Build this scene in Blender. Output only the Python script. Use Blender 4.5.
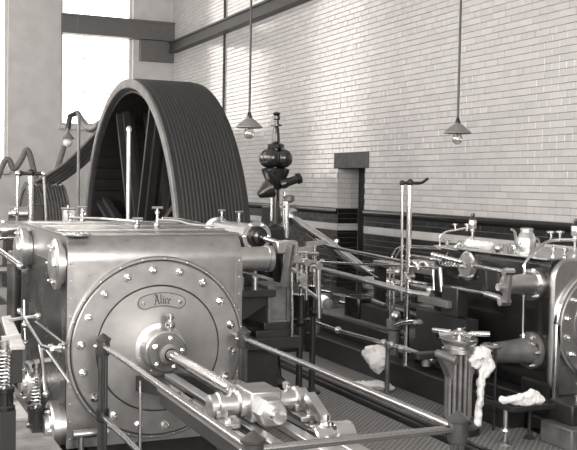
import bpy, math, random
from mathutils import Vector, Matrix
random.seed(7)
scene = bpy.context.scene
for o in list(bpy.data.objects): bpy.data.objects.remove(o)

# ------------------------------------------------------------------ camera
F, EYE = 950.0, 1.85                       # focal length in pixels (577 wide), eye height
cA = Vector((-427, -48, 950)).normalized()  # the engine axis (world +Y) seen by the camera (x right, y down, z forward)
cU = Vector((1, .018, 0)).cross(cA).normalized()
cX = cA.cross(cU)
cam_d = bpy.data.cameras.new('camera'); cam = bpy.data.objects.new('camera', cam_d)
scene.collection.objects.link(cam)
rx = Vector((cX.x, cA.x, cU.x)); ry = -Vector((cX.y, cA.y, cU.y)); rz = -Vector((cX.z, cA.z, cU.z))
M = Matrix((rx, ry, rz)).transposed().to_4x4(); M.translation = (0, 0, EYE)
cam.matrix_world = M
cam_d.sensor_fit = 'HORIZONTAL'; cam_d.sensor_width = 36; cam_d.lens = F / 577 * 36
cam_d.clip_start = .05; cam_d.clip_end = 200
scene.camera = cam

def at(px, py, X=None, Y=None, Z=None):
    """world point where the sight line of a pixel meets the plane X=, Y= or Z="""
    d = rx * ((px - 288.5) / F) + ry * (-(py - 225) / F) - rz
    if X is not None: t = X / d.x
    elif Y is not None: t = Y / d.y
    else: t = (Z - EYE) / d.z
    return Vector((0, 0, EYE)) + d * t

# ------------------------------------------------------------------ light and exposure
TINT = (1.0, .93, .88)
world = bpy.data.worlds.new('world'); scene.world = world; world.use_nodes = True
bg = world.node_tree.nodes['Background']; bg.inputs[0].default_value = (*TINT, 1); bg.inputs[1].default_value = 7.0
scene.view_settings.view_transform = 'Standard'; scene.view_settings.look = 'None'
scene.view_settings.exposure = -0.48; scene.view_settings.gamma = 1; scene.view_settings.use_curve_mapping = False

def window_light(name, loc, size_x, size_y, direction, energy):
    l = bpy.data.lights.new(name, 'AREA'); l.shape = 'RECTANGLE'; l.size = size_x; l.size_y = size_y
    l.energy = energy; l.color = TINT
    o = bpy.data.objects.new(name, l); scene.collection.objects.link(o)
    o.location = loc; o.rotation_euler = Vector(direction).to_track_quat('-Z', 'Y').to_euler()
    return o
WL, WF, WE, WR, TOP = -4.2, -5.0, 21.4, 6.6, 7.6     # left, front (behind camera), end and right walls, ceiling
LEFT_WINDOWS = [(-3.2, -1.2), (.6, 2.6), (4.4, 6.4), (8.2, 10.2), (12.0, 14.0), (15.8, 17.8)]
FRONT_WINDOWS = [(-2.6, -.6), (1.2, 3.2)]
for a, b in LEFT_WINDOWS:
    window_light('daylight_left', (WL - .35, (a + b) / 2, 4.0), 2.0, 4.2, (1, 0, -.15), 330)
for a, b in FRONT_WINDOWS:
    window_light('daylight_front', ((a + b) / 2, WF - .35, 4.0), 2.0, 4.2, (0, 1, -.15), 620)

# ------------------------------------------------------------------ helpers
COL = scene.collection
ORG = {}
class MB:
    def __init__(s): s.v = []; s.f = []; s.c = None
    def add(s, vs, fs):
        n = len(s.v); s.v += [tuple(p) for p in vs]; s.f += [tuple(i + n for i in f) for f in fs]; return s
    def box(s, x0, x1, y0, y1, z0, z1):
        return s.add([(x0,y0,z0),(x1,y0,z0),(x1,y1,z0),(x0,y1,z0),(x0,y0,z1),(x1,y0,z1),(x1,y1,z1),(x0,y1,z1)],
              [(3,2,1,0),(4,5,6,7),(0,1,5,4),(1,2,6,5),(2,3,7,6),(3,0,4,7)])
    def bar(s, p, q, w, h):                       # rectangular bar from p to q
        p, q = Vector(p), Vector(q); d = (q - p).normalized()
        a = d.cross(Vector((0,0,1))); a = a.normalized() if a.length > 1e-4 else Vector((1,0,0)); b = a.cross(d).normalized()
        vs = [e + a*sx*w/2 + b*sy*h/2 for e in (p, q) for sx, sy in ((-1,-1),(1,-1),(1,1),(-1,1))]
        return s.add(vs, [(3,2,1,0),(4,5,6,7),(0,1,5,4),(1,2,6,5),(2,3,7,6),(3,0,4,7)])
    def lathe(s, prof, o=(0,0,0), axis=(0,0,1), n=24, a0=0):
        o = Vector(o); d = Vector(axis).normalized()
        a = d.orthogonal().normalized()
        if abs(d.z) < .9: a = Vector((0,0,1)).cross(d).normalized()
        b = d.cross(a); vs = []; fs = []; rings = []
        for r, t in prof:
            if r < 1e-6: rings.append([len(vs)]); vs.append(o + d*t)
            else:
                rings.append(list(range(len(vs), len(vs)+n)))
                for k in range(n):
                    g = a0 + 2*math.pi*k/n
                    vs.append(o + d*t + (a*math.cos(g) + b*math.sin(g))*r)
        for A, B in zip(rings, rings[1:]):
            if len(A) == 1 and len(B) == 1: continue
            for k in range(n):
                k2 = (k+1) % n
                if len(A) == 1: fs.append((A[0], B[k2], B[k]))
                elif len(B) == 1: fs.append((A[k], A[k2], B[0]))
                else: fs.append((A[k], A[k2], B[k2], B[k]))
        return s.add(vs, fs)
    def cyl(s, p, q, r, r2=None, n=16):
        p, q = Vector(p), Vector(q); L = (q-p).length; r2 = r if r2 is None else r2
        return s.lathe([(0,0),(r,0),(r2,L),(0,L)], p, q-p, n)
    def ball(s, c, r, n=14, m=8, sx=1.0):
        return s.lathe([(r*math.sin(math.pi*k/m), -r*sx*math.cos(math.pi*k/m)) if 0 < k < m else (0, -r*sx if k == 0 else r*sx) for k in range(m+1)], c, (0,0,1), n)
    def tube(s, pts, r, n=8, smooth=0, radii=None):
        P = [Vector(p) for p in pts]
        if smooth and len(P) > 2:
            Q = []
            for i in range(len(P)-1):
                p0 = P[max(i-1,0)]; p1 = P[i]; p2 = P[i+1]; p3 = P[min(i+2,len(P)-1)]
                for k in range(smooth):
                    t = k/smooth
                    Q.append(.5*((2*p1)+(p2-p0)*t+(2*p0-5*p1+4*p2-p3)*t*t+(3*p1-p0-3*p2+p3)*t**3))
            Q.append(P[-1]); P = Q
        vs = []; fs = []; a = None
        for i, p in enumerate(P):
            d = (P[min(i+1,len(P)-1)] - P[max(i-1,0)]).normalized()
            a = (a - d*a.dot(d)).normalized() if a is not None else d.orthogonal().normalized()
            b = d.cross(a)
            rr = r if radii is None else radii[min(int(i*len(radii)/len(P)), len(radii)-1)]
            for k in range(n):
                g = 2*math.pi*k/n; vs.append(p + (a*math.cos(g)+b*math.sin(g))*rr)
        for i in range(len(P)-1):
            for k in range(n):
                k2 = (k+1) % n; fs.append((i*n+k, i*n+k2, (i+1)*n+k2, (i+1)*n+k))
        fs.append(tuple(range(n))[::-1]); fs.append(tuple((len(P)-1)*n+k for k in range(n)))
        return s.add(vs, fs)
    def prism(s, poly, ax, c0, c1):               # polygon extruded along axis ax (0 x: poly is (y,z); 1 y: (x,z); 2 z: (x,y))
        def pt(u, v, c): return (c,u,v) if ax == 0 else (u,c,v) if ax == 1 else (u,v,c)
        n = len(poly)
        return s.add([pt(u,v,c0) for u,v in poly] + [pt(u,v,c1) for u,v in poly],
              [tuple(range(n))[::-1], tuple(range(n,2*n))] + [(i,(i+1)%n,n+(i+1)%n,n+i) for i in range(n)])
    def mesh(s, name, mat, org=(0,0,0), angle=38):
        me = bpy.data.meshes.new(name); o = Vector(org)
        me.from_pydata([tuple(Vector(v)-o) for v in s.v], [], s.f); me.validate()
        import bmesh
        bm = bmesh.new(); bm.from_mesh(me); bmesh.ops.recalc_face_normals(bm, faces=bm.faces); bm.to_mesh(me); bm.free()
        me.polygons.foreach_set('use_smooth', [True]*len(me.polygons)); me.set_sharp_from_angle(angle=math.radians(angle))
        if mat: me.materials.append(mat)
        return me
    def build(s, name, mat, parent=None, bevel=0, label=None):
        org = ORG.get(parent.name, Vector((0,0,0))) if parent else Vector((0,0,0))
        if parent is None and s.v:
            lo = [min(v[i] for v in s.v) for i in range(3)]; hi = [max(v[i] for v in s.v) for i in range(3)]
            org = Vector(((lo[0]+hi[0])/2, (lo[1]+hi[1])/2, lo[2]))
        o = bpy.data.objects.new(name, s.mesh(name, mat, org)); COL.objects.link(o)
        if parent: o.parent = parent
        else: o.location = org
        ORG[o.name] = org
        if bevel:
            m = o.modifiers.new('bevel', 'BEVEL'); m.width = bevel; m.segments = 2; m.limit_method = 'ANGLE'; m.angle_limit = math.radians(40)
        if label: o['label'] = label
        return o
def inst(name, me, parent, loc, rot=None):        # a part that shares mesh data
    o = bpy.data.objects.new(name, me); COL.objects.link(o); o.parent = parent
    o.location = Vector(loc) - ORG.get(parent.name, Vector((0,0,0)))
    ORG[o.name] = Vector(loc)
    if rot: o.rotation_euler = rot
    return o
def thing(name, label, cat, loc=(0,0,0), group=None):
    o = bpy.data.objects.new(name, None); COL.objects.link(o); o.empty_display_size = .1
    o.location = loc; ORG[o.name] = Vector(loc); return tag(o, label, cat, group)
def tag(o, label, cat, group=None):
    o['label'] = label; o['category'] = cat
    if group: o['group'] = group
    return o
def struct(o): o['kind'] = 'structure'; return o
def copy_thing(root, loc, label, group=None):
    r = root.copy(); COL.objects.link(r); r.location = loc; r['label'] = label
    if group: r['group'] = group
    ORG[r.name] = Vector(loc)
    for ch in list(root.children):
        c = ch.copy(); COL.objects.link(c); c.parent = r
        for g in list(ch.children):
            d = g.copy(); COL.objects.link(d); d.parent = c
    return r

# ------------------------------------------------------------------ materials
def mat(name, base, rough=.5, metal=0.0, noise=0.0, nscale=8.0, bump=0.0, bscale=60.0, spec=.5, coat=0.0, rnoise=0.0):
    m = bpy.data.materials.new(name); m.use_nodes = True; nt = m.node_tree; N = nt.nodes; L = nt.links
    p = N['Principled BSDF']; b = base if isinstance(base, tuple) else (base,)*3
    p.inputs['Base Color'].default_value = (*b, 1); p.inputs['Roughness'].default_value = rough
    p.inputs['Metallic'].default_value = metal; p.inputs['Specular IOR Level'].default_value = spec
    p.inputs['Coat Weight'].default_value = coat
    tc = N.new('ShaderNodeTexCoord')
    if noise:
        n = N.new('ShaderNodeTexNoise'); n.inputs['Scale'].default_value = nscale; n.inputs['Detail'].default_value = 6
        r = N.new('ShaderNodeValToRGB'); r.color_ramp.elements[0].position = .3; r.color_ramp.elements[1].position = .7
        r.color_ramp.elements[0].color = (*[c*(1-noise) for c in b], 1); r.color_ramp.elements[1].color = (*[min(1, c*(1+noise)) for c in b], 1)
        L.new(tc.outputs['Object'], n.inputs['Vector']); L.new(n.outputs['Fac'], r.inputs['Fac']); L.new(r.outputs['Color'], p.inputs['Base Color'])
        if rnoise:
            mr = N.new('ShaderNodeMapRange'); mr.inputs['To Min'].default_value = max(.03, rough-rnoise); mr.inputs['To Max'].default_value = rough+rnoise
            L.new(n.outputs['Fac'], mr.inputs['Value']); L.new(mr.outputs['Result'], p.inputs['Roughness'])
    if bump:
        n = N.new('ShaderNodeTexNoise'); n.inputs['Scale'].default_value = bscale; n.inputs['Detail'].default_value = 3
        bp = N.new('ShaderNodeBump'); bp.inputs['Strength'].default_value = bump; bp.inputs['Distance'].default_value = .01
        L.new(tc.outputs['Object'], n.inputs['Vector']); L.new(n.outputs['Fac'], bp.inputs['Height']); L.new(bp.outputs['Normal'], p.inputs['Normal'])
    return m
def brick_mat(name, base, var, rough, attr):
    m = mat(name, base, rough, spec=.8); nt = m.node_tree; N = nt.nodes; L = nt.links; p = N['Principled BSDF']
    r = N.new('ShaderNodeMapRange'); r.inputs['To Min'].default_value = 1-var; r.inputs['To Max'].default_value = 1+var
    if attr:
        a = N.new('ShaderNodeAttribute'); a.attribute_name = 'tone'; L.new(a.outputs['Fac'], r.inputs['Value'])
    else:
        a = N.new('ShaderNodeObjectInfo'); L.new(a.outputs['Random'], r.inputs['Value'])
    mul = N.new('ShaderNodeVectorMath'); mul.operation = 'SCALE'; mul.inputs[0].default_value = (base,)*3
    L.new(r.outputs['Result'], mul.inputs['Scale']); L.new(mul.outputs['Vector'], p.inputs['Base Color'])
    tc = N.new('ShaderNodeTexCoord'); n = N.new('ShaderNodeTexNoise'); n.inputs['Scale'].default_value = 9
    bp = N.new('ShaderNodeBump'); bp.inputs['Strength'].default_value = .10; bp.inputs['Distance'].default_value = .01
    L.new(tc.outputs['Object'], n.inputs['Vector']); L.new(n.outputs['Fac'], bp.inputs['Height']); L.new(bp.outputs['Normal'], p.inputs['Normal'])
    return m
WHITE_BRICK_ONE = brick_mat('glazed_white_brick', .46, .06, .13, False)
WHITE_BRICK = brick_mat('glazed_white_brick_field', .46, .06, .13, True)
DARK_BRICK = brick_mat('glazed_dark_brick', .016, .35, .25, True)
MORTAR = mat('mortar', .16, .9)
DARK_MORTAR = mat('dark_mortar', .05, .9)
COPING = mat('dark_glazed_coping', .012, .2)
STONE = mat('lintel_stone', .07, .6, noise=.25, nscale=12)
PLASTER = mat('end_wall_brick', .50, .5, noise=.1, nscale=3)
CEIL = mat('ceiling_boards', .6, .8)
BEAM = mat('painted_girder', .02, .5, noise=.2)
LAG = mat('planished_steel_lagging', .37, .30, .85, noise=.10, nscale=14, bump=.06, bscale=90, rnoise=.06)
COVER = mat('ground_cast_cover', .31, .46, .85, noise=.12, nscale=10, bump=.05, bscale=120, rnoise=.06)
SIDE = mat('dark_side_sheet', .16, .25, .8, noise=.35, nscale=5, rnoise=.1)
STEEL = mat('polished_steel', .80, .16, 1.0, noise=.06, nscale=20)
SATIN = mat('turned_steel', .60, .32, 1.0, noise=.08, nscale=20)
BRASS = mat('polished_brass', .66, .24, 1.0, noise=.08, nscale=20)
BLACK = mat('black_enamel', .012, .22, coat=.4)
IRON = mat('dark_painted_iron', .018, .40, noise=.3, nscale=10)
GREYIRON = mat('grey_worn_iron', .14, .45, .3, noise=.3, nscale=10)
SILL = mat('worn_sill_iron', .22, .6, noise=.3, nscale=8)
FLUTE = mat('worn_fluted_iron', .22, .35, .5, noise=.25, nscale=10)
DUSTY = mat('dusty_bed_top', .13, .6, noise=.3, nscale=8)
ROUGHSTEEL = mat('dull_machined_steel', .42, .42, 1.0, noise=.12, nscale=14)
RAIL = mat('dull_polished_rail', .48, .26, 1.0, noise=.06, nscale=20)
ENDBEAM = mat('hazed_end_girder', .11, .5, noise=.1)  # girder grey lightened to imitate the haze near the window
POST = mat('fluted_post_iron', .08, .32, .5, noise=.2, nscale=10)
WHEEL = mat('rope_wheel_iron', .018, .5, .0, noise=.2, nscale=6)
WHEELRIM = mat('lit_wheel_rim', .16, .45, .2, noise=.2, nscale=6)  # paler than the wheel: caught window light put into the colour
ROPE = mat('greased_cotton_rope', .028, .7, noise=.2, nscale=90)
PALEROPE = mat('grey_cotton_rope', .14, .8, noise=.3, nscale=40)
CLOTH = mat('white_cotton_waste', .80, .9, noise=.06, nscale=20, bump=.4, bscale=40)
SHADE = mat('grey_enamel_shade', .17, .4, noise=.15, nscale=12)
PALESTONE = mat('pale_stone', .5, .8, noise=.12, nscale=8)
TIN = mat('tinned_can', .62, .28, .9, noise=.1, nscale=18)
LETTER = mat('engraved_letter', .03, .6)
PLATE = mat('name_plate_brass', .40, .36, .9, noise=.06, nscale=30)
def glass_mat(name, tint, fac):
    m = bpy.data.materials.new(name); m.use_nodes = True; N = m.node_tree.nodes; L = m.node_tree.links; N.clear()
    o = N.new('ShaderNodeOutputMaterial'); t = N.new('ShaderNodeBsdfTransparent'); g = N.new('ShaderNodeBsdfGlossy'); x = N.new('ShaderNodeMixShader')
    t.inputs[0].default_value = (*tint, 1); g.inputs['Roughness'].default_value = .03; x.inputs[0].default_value = fac
    L.new(t.outputs[0], x.inputs[1]); L.new(g.outputs[0], x.inputs[2]); L.new(x.outputs[0], o.inputs[0]); return m
GLASS = glass_mat('window_glass', (.96,.96,.95), .06)
BULB = glass_mat('bulb_glass', (.80,.79,.77), .22)
def chequer_mat():
    m = mat('chequer_plate', .20, .5, .25, noise=.3, nscale=5); nt = m.node_tree; N = nt.nodes; L = nt.links; p = N['Principled BSDF']
    tc = N.new('ShaderNodeTexCoord'); mp = N.new('ShaderNodeMapping'); mp.inputs['Rotation'].default_value = (0,0,math.radians(45))
    ws = []
    for d in ('X', 'Y'):
        w = N.new('ShaderNodeTexWave'); w.bands_direction = d; w.inputs['Scale'].default_value = 8.5; w.inputs['Distortion'].default_value = 0
        L.new(mp.outputs[0], w.inputs['Vector']); ws.append(w)
    L.new(tc.outputs['Object'], mp.inputs['Vector'])
    mx = N.new('ShaderNodeMath'); mx.operation = 'MAXIMUM'; L.new(ws[0].outputs['Fac'], mx.inputs[0]); L.new(ws[1].outputs['Fac'], mx.inputs[1])
    cr = N.new('ShaderNodeValToRGB'); cr.color_ramp.elements[0].position = .45; cr.color_ramp.elements[0].color = (.11,.11,.11,1); cr.color_ramp.elements[1].position = .95; cr.color_ramp.elements[1].color = (.32,.32,.32,1)
    L.new(mx.outputs[0], cr.inputs['Fac']); L.new(cr.outputs['Color'], p.inputs['Base Color'])
    b = N.new('ShaderNodeBump'); b.inputs['Strength'].default_value = 1.0; b.inputs['Distance'].default_value = .012
    L.new(mx.outputs[0], b.inputs['Height']); L.new(b.outputs['Normal'], p.inputs['Normal']); return m
CHEQUER = chequer_mat()

# ================================================================== THE SETTING
# ---- floor: slab pieces round the wheel pit, iron plates on top
PX0, PX1, PY0, PY1 = 2.95, 4.38, 9.55, 14.8
m = MB()
for b in ((WL, PX0, WF, WE), (PX1, WR, WF, WE), (PX0, PX1, WF, PY0), (PX0, PX1, PY1, WE)): m.box(b[0], b[1], b[2], b[3], -.12, -.012)
m.box(PX0-.1, PX0, PY0, PY1, -2.3, -.12); m.box(PX1, PX1+.1, PY0, PY1, -2.3, -.12); m.box(PX0, PX1, PY0-.1, PY0, -2.3, -.12); m.box(PX0, PX1, PY1, PY1+.1, -2.3, -.12)
m.box(PX0-.1, PX1+.1, PY0-.1, PY1+.1, -2.4, -2.3)
floor = struct(m.build('floor', IRON))
ys = [1.9, 3.2, 4.5, 5.8, 7.1, 8.4, 9.5]
for x0, x1 in ((.0, .72), (1.12, 2.38), (2.38, 3.13), (3.13, 3.86), (4.0, 4.68)):
    for y0, y1 in zip(ys, ys[1:]):
        MB().box(x0+.003, x1-.003, y0+.003, y1-.003, -.012, 0).build('floor_plate', CHEQUER, floor)
MB().box(3.875, 3.915, 1.9, 9.5, -.012, .035).build('kerb_strip', IRON, floor)
MB().box(3.945, 3.985, 1.9, 9.5, -.012, .035).build('kerb_strip', IRON, floor)

# ---- right wall of glazed bricks with a doorway
DY0, DY1, DZ = 12.02, 12.86, 2.11            # doorway
WT = .45                                     # wall thickness
m = MB()
for a in ((WF, DY0, -.1, TOP), (DY1, WE, -.1, TOP), (DY0, DY1, DZ, TOP)): m.box(WR, WR+WT, a[0], a[1], a[2], a[3])
wall_r = struct(m.build('wall_right', MORTAR))
BH, BL, J, PROUD = .0755, .235, .005, .008
def brick_geo(mb, y0, y1, z0, z1, x=WR, d=PROUD, c=.004, w=.0006):   # glazed brick seen on its face, chamfered arrises
    t = (random.uniform(-w,w), random.uniform(-w,w))
    mb.add([(x, y0, z0), (x, y1, z0), (x, y1, z1), (x, y0, z1),
            (x-d+c, y0, z0), (x-d+c, y1, z0), (x-d+c, y1, z1), (x-d+c, y0, z1),
            (x-d+t[0], y0+c, z0+c), (x-d-t[1], y1-c, z0+c), (x-d-t[0], y1-c, z1-c), (x-d+t[1], y0+c, z1-c)],
           [(0,1,5,4),(1,2,6,5),(2,3,7,6),(3,0,4,7),(4,5,9,8),(5,6,10,9),(6,7,11,10),(7,4,8,11),(8,9,10,11)])
def course_bricks(z0, h, row, ya, yb, header):
    L = BL/2 if header else BL
    y = ya - (0 if row % 2 == 0 else L/2) - (BL/4 if header else 0)
    out = []
    while y < yb:
        a, b = max(y, ya), min(y+L, yb)
        if b - a > .03: out.append((a+J/2, b-J/2, z0+J/2, z0+h-J/2, b-a > L-.001))
        y += L
    return out
def cut_door(lst):
    out = []
    for a, b, c, d, full in lst:
        if c < DZ + .0 and b > DY0 and a < DY1:
            if a < DY0 - .03: out.append((a, DY0, c, d, False))
            if b > DY1 + .03: out.append((DY1, b, c, d, False))
        else: out.append((a, b, c, d, full))
    return out
white, dark = [], []
Y0B = 4.6
z, row = 1.51, 0
while z < TOP - .1:
    hd = row % 5 == 1
    for b in cut_door(course_bricks(z, BH, row, Y0B, WE-.02, hd)): white.append(b + (hd,))
    z += BH; row += 1
row = 0; z = .0
while z < 1.15:
    for b in cut_door(course_bricks(z, .0780, row, Y0B, WE-.02, row % 5 == 1)): dark.append(b)
    z += .0780; row += 1
for k in range(2):
    for b in cut_door(course_bricks(1.275+k*.0705, .0705, k, Y0B, WE-.02, False)): dark.append(b)
band = cut_door(course_bricks(1.17, .105, 0, Y0B, WE-.02, False))
def seen(b):
    p = Vector((WR, (b[0]+b[1])/2, (b[2]+b[3])/2 - EYE)); zc = -p.dot(rz)
    x = 288.5 + F*p.dot(rx)/zc; y = 225 - F*p.dot(ry)/zc
    return 6 < x < 572 and 4 < y
full = [b for b in white if b[4] and seen(b)]
full.sort(key=lambda b: (b[0]+b[1])**2/4 + ((b[2]+b[3])/2-EYE)**2)
single = full[:300]; keep = set(id(b) for b in single)
protos = {}
for hd in (False, True):
    mb = MB(); L = (BL/2 if hd else BL) - J; brick_geo(mb, -L/2, L/2, -(BH-J)/2, (BH-J)/2, 0)
    protos[hd] = mb.mesh('brick', WHITE_BRICK_ONE, angle=10)
for b in single:
    inst('brick', protos[b[5]], wall_r, (WR + random.uniform(-.0015, .0015), (b[0]+b[1])/2, (b[2]+b[3])/2), (0, random.uniform(-.005,.005), random.uniform(-.004,.004)))
def brick_field(name, lst, material, proud=PROUD, w=.0006):
    mb = MB(); tones = []
    for b in lst:
        brick_geo(mb, b[0], b[1], b[2], b[3], WR + random.uniform(-.0015, .0015), proud, .004, w); tones.append(random.random())
    o = mb.build(name, material, wall_r); o['kind'] = 'stuff'
    at_ = o.data.attributes.new('tone', 'FLOAT', 'FACE')
    at_.data.foreach_set('value', [tones[min(i//9, len(tones)-1)] for i in range(len(o.data.polygons))])
    return o
brick_field('brick_field', [b for b in white if id(b) not in keep], WHITE_BRICK)
brick_field('dado_bricks', dark, DARK_BRICK, PROUD, .0002)
brick_field('white_band', band, WHITE_BRICK)
for a, b in ((Y0B, DY0), (DY1, WE-.01)):         # rounded dark coping on the dado
    MB().prism([(WR, 1.416), (WR-.012, 1.416), (WR-.028, 1.43), (WR-.034, 1.46), (WR-.030, 1.485), (WR-.016, 1.502), (WR, 1.508)], 1, a, b).build('dado_coping', COPING, wall_r)
# door reveal, lintel and the dark door behind
rev = MB(); tones = []
def reveal(z0, z1, material, name):
    mb = MB()
    zz, r = z0, 0
    while zz < z1 - .01:
        for a, b in (((WR+.004, WR+.11), (WR+.115, WR+.345)) if r % 2 else ((WR+.004, WR+.23), (WR+.235, WR+.345))):
            mb.box(a, b, DY1-.008, DY1+.002, zz+.0025, min(zz+BH, z1)-.0025); mb.box(a, b, DY0-.002, DY0+.008, zz+.0025, min(zz+BH, z1)-.0025)
        zz += BH; r += 1
    o = mb.build(name, material, wall_r); o['kind'] = 'stuff'
reveal(1.51, DZ, mat('reveal_white', .5, .2), 'reveal_bricks'); reveal(1.17, 1.275, mat('reveal_band', .5, .2), 'reveal_band')
reveal(0, 1.17, COPING, 'reveal_dado'); reveal(1.275, 1.51, COPING, 'reveal_dado')
for a, b in ((DY0-.12, (DY0+DY1)/2+.1), ((DY0+DY1)/2+.108, DY1+.1)):
    MB().box(WR-.03, WR+.3, a, b, DZ, DZ+.235).build('lintel', STONE, wall_r, bevel=.006)
door = struct(thing('door_1', 'x', 'x', (WR+.36, DY0, 0)))
for k in ('label', 'category'): del door[k]
MB().box(WR+.36, WR+.40, DY0, DY1, 0, DZ).build('door_panel', IRON, door)
MB().box(WR+.30, WR+.36, DY0+.008, DY0+.07, 0, DZ).build('door_frame', BLACK, door)

# ---- end wall with two tall windows
EW = [(1.25, 2.90, 2.06), (4.03, 5.66, 3.08)]       # (x0, x1, sill)
m = MB(); xs = [WL] + [v for w in EW for v in w[:2]] + [WR]
for a, b in ((WL, EW[0][0]), (EW[0][1], EW[1][0]), (EW[1][1], WR+WT)): m.box(a, b, WE, WE+.45, -.1, TOP)
for x0, x1, s in EW: m.box(x0, x1, WE, WE+.45, -.1, s); m.box(x0, x1, WE, WE+.45, 6.9, TOP)
wall_e = struct(m.build('wall_end', PLASTER))
MB().box(5.80, WR-.01, WE-.14, WE, 4.62, 5.09).build('shaded_ledge', ENDBEAM, wall_e)  # ledge box; its dark grey stands in for the cornice shadow
for i, (x0, x1, s) in enumerate(EW):
    m = MB(); w = .06
    m.box(x0, x0+w, WE+.12, WE+.2, s, 6.9); m.box(x1-w, x1, WE+.12, WE+.2, s, 6.9); m.box(x0+w, x1-w, WE+.12, WE+.2, s, s+w); m.box(x0+w, x1-w, WE+.12, WE+.2, 6.84, 6.9)
    win = struct(m.build('window_%d' % (i+1), PLASTER))
    for k in range(1, 3): xx = x0 + (x1-x0)*k/3; MB().box(xx-.009, xx+.009, WE+.145, WE+.175, s+w, 6.84).build('glazing_bar', PLASTER, win)
    for k in range(1, 5): zz = s + (6.9-s)*k/5; MB().box(x0+w, x1-w, WE+.146, WE+.174, zz-.009, zz+.009).build('glazing_bar', PLASTER, win)
    MB().box(x0+w, x1-w, WE+.156, WE+.162, s+w, 6.84).build('pane', GLASS, win)
    MB().box(x0-.04, x1+.04, WE-.10, WE+.12, s-.09, s).build('window_sill', PALESTONE, win, bevel=.01)
# ---- crane girders along both walls
m = MB().box(WR-.17, WR, 3.0, WE-.34, 4.85, 5.01); m.box(WR-.20, WR, 3.0, WE-.34, 5.01, 5.05); m.box(WR-.20, WR, 3.0, WE-.34, 4.81, 4.85)
struct(m.build('trim_1', BEAM))
m = MB().box(4.03, WR, WE-.16, WE+.10, 5.15, 5.48); m.box(4.03, WR, WE-.19, WE+.10, 5.48, 5.53); m.box(4.03, WR, WE-.19, WE+.10, 5.10, 5.15)
struct(m.build('trim_2', ENDBEAM))
# ---- left wall, wall behind the camera and ceiling: not in view, they shape the daylight
def pierced(name, spans, ax, pos, lo, hi, s=1.9, t=6.1):
    m = MB(); e = [lo] + [v for w in spans for v in w] + [hi]
    def bx(a, b, z0, z1):
        if ax == 0: m.box(pos-.3, pos, a, b, z0, z1)
        else: m.box(a, b, pos-.3, pos, z0, z1)
    for a, b in zip(e[::2], e[1::2]): bx(a, b, -.1, TOP)
    for a, b in spans: bx(a, b, -.1, s); bx(a, b, t, TOP)
    return struct(m.build(name, PLASTER))
pierced('wall_left', LEFT_WINDOWS, 0, WL, WF, WE+.4)
pierced('wall_front', FRONT_WINDOWS, 1, WF, WL, WR+WT)
struct(MB().box(WL-.3, WR+WT, WF-.3, WE+.45, TOP, TOP+.1).build('ceiling', CEIL))

# ================================================================== THE ENGINES
AX, HX, AZ = 1.77, 5.42, .77                  # axis lines of the two engines, axis height
def nut_mesh(r, h, material):                 # hexagon nut on a washer with a domed stud end, facing -Y
    m = MB(); m.lathe([(0,0),(r*1.35,0),(r*1.35,-.25*h),(0,-.25*h)], (0,0,0), (0,1,0), 12)
    m.lathe([(r,-.2*h),(r,-h),(r*.8,-1.12*h),(0,-1.12*h)], (0,0,0), (0,1,0), 6)
    m.lathe([(r*.5,-h),(r*.5,-1.5*h),(r*.3,-1.7*h),(0,-1.75*h)], (0,0,0), (0,1,0), 8)
    return m.mesh('nut', material)
NUT = nut_mesh(.021, .030, STEEL); NUT_S = nut_mesh(.013, .018, STEEL); NUT_D = nut_mesh(.016, .024, SATIN)
sm = MB(); sm.ball((0,0,0), .008, 8, 5); RIVET = sm.mesh('rivet', SATIN)
TO_LEFT = (0, 0, -math.pi/2); TO_RIGHT = (0, 0, math.pi/2)      # turn a nut from facing -Y to -X / +X

# ---------------- large cylinder in front, with the name plate
cyl = thing('steam_cylinder', 'big grey steam cylinder in front with a round bolted cover and name plate', 'steam engine', (AX, 6.0, 0))
X0, X1, Y0, Y1, Z0, Z1 = 1.18, 2.36, 6.0, 7.95, .15, 1.50
prof = [(Y0, Z0), (Y0, 1.335)]
for k in range(1, 17):
    g = math.pi/2*k/16; prof.append((Y0+.12-.12*math.cos(g), 1.335+.165*math.sin(g)))
prof += [(Y1, Z1), (Y1, Z0)]
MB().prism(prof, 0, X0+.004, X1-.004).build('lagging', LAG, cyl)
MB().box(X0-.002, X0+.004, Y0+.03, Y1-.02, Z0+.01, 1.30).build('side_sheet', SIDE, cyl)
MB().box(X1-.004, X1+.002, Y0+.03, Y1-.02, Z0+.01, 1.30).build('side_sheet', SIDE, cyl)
m = MB(); m.box(X0-.012, X1+.012, Y0+.10, Y1+.01, Z1-.002, Z1+.014); m.box(X0+.02, X1-.02, Y0+.22, Y1-.06, Z1+.014, Z1+.020)
m.build('lid_sheet', LAG, cyl, bevel=.004)
for yy in (6.35, 6.95, 7.5): MB().box(X0, X1, yy, yy+.035, Z1+.014, Z1+.03).build('lid_strip', LAG, cyl, bevel=.003)
for x in (X0, X1-.045): MB().prism([(x, Z0), (x+.045, Z0), (x+.045, 1.31), (x, 1.31)], 1, Y0-.006, Y0+.01).build('edge_strip', LAG, cyl)
for x in (X0+.022, X1-.022):
    for k in range(11): inst('rivet', RIVET, cyl, (x, Y0-.007, Z0+.06+k*.112))
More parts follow.
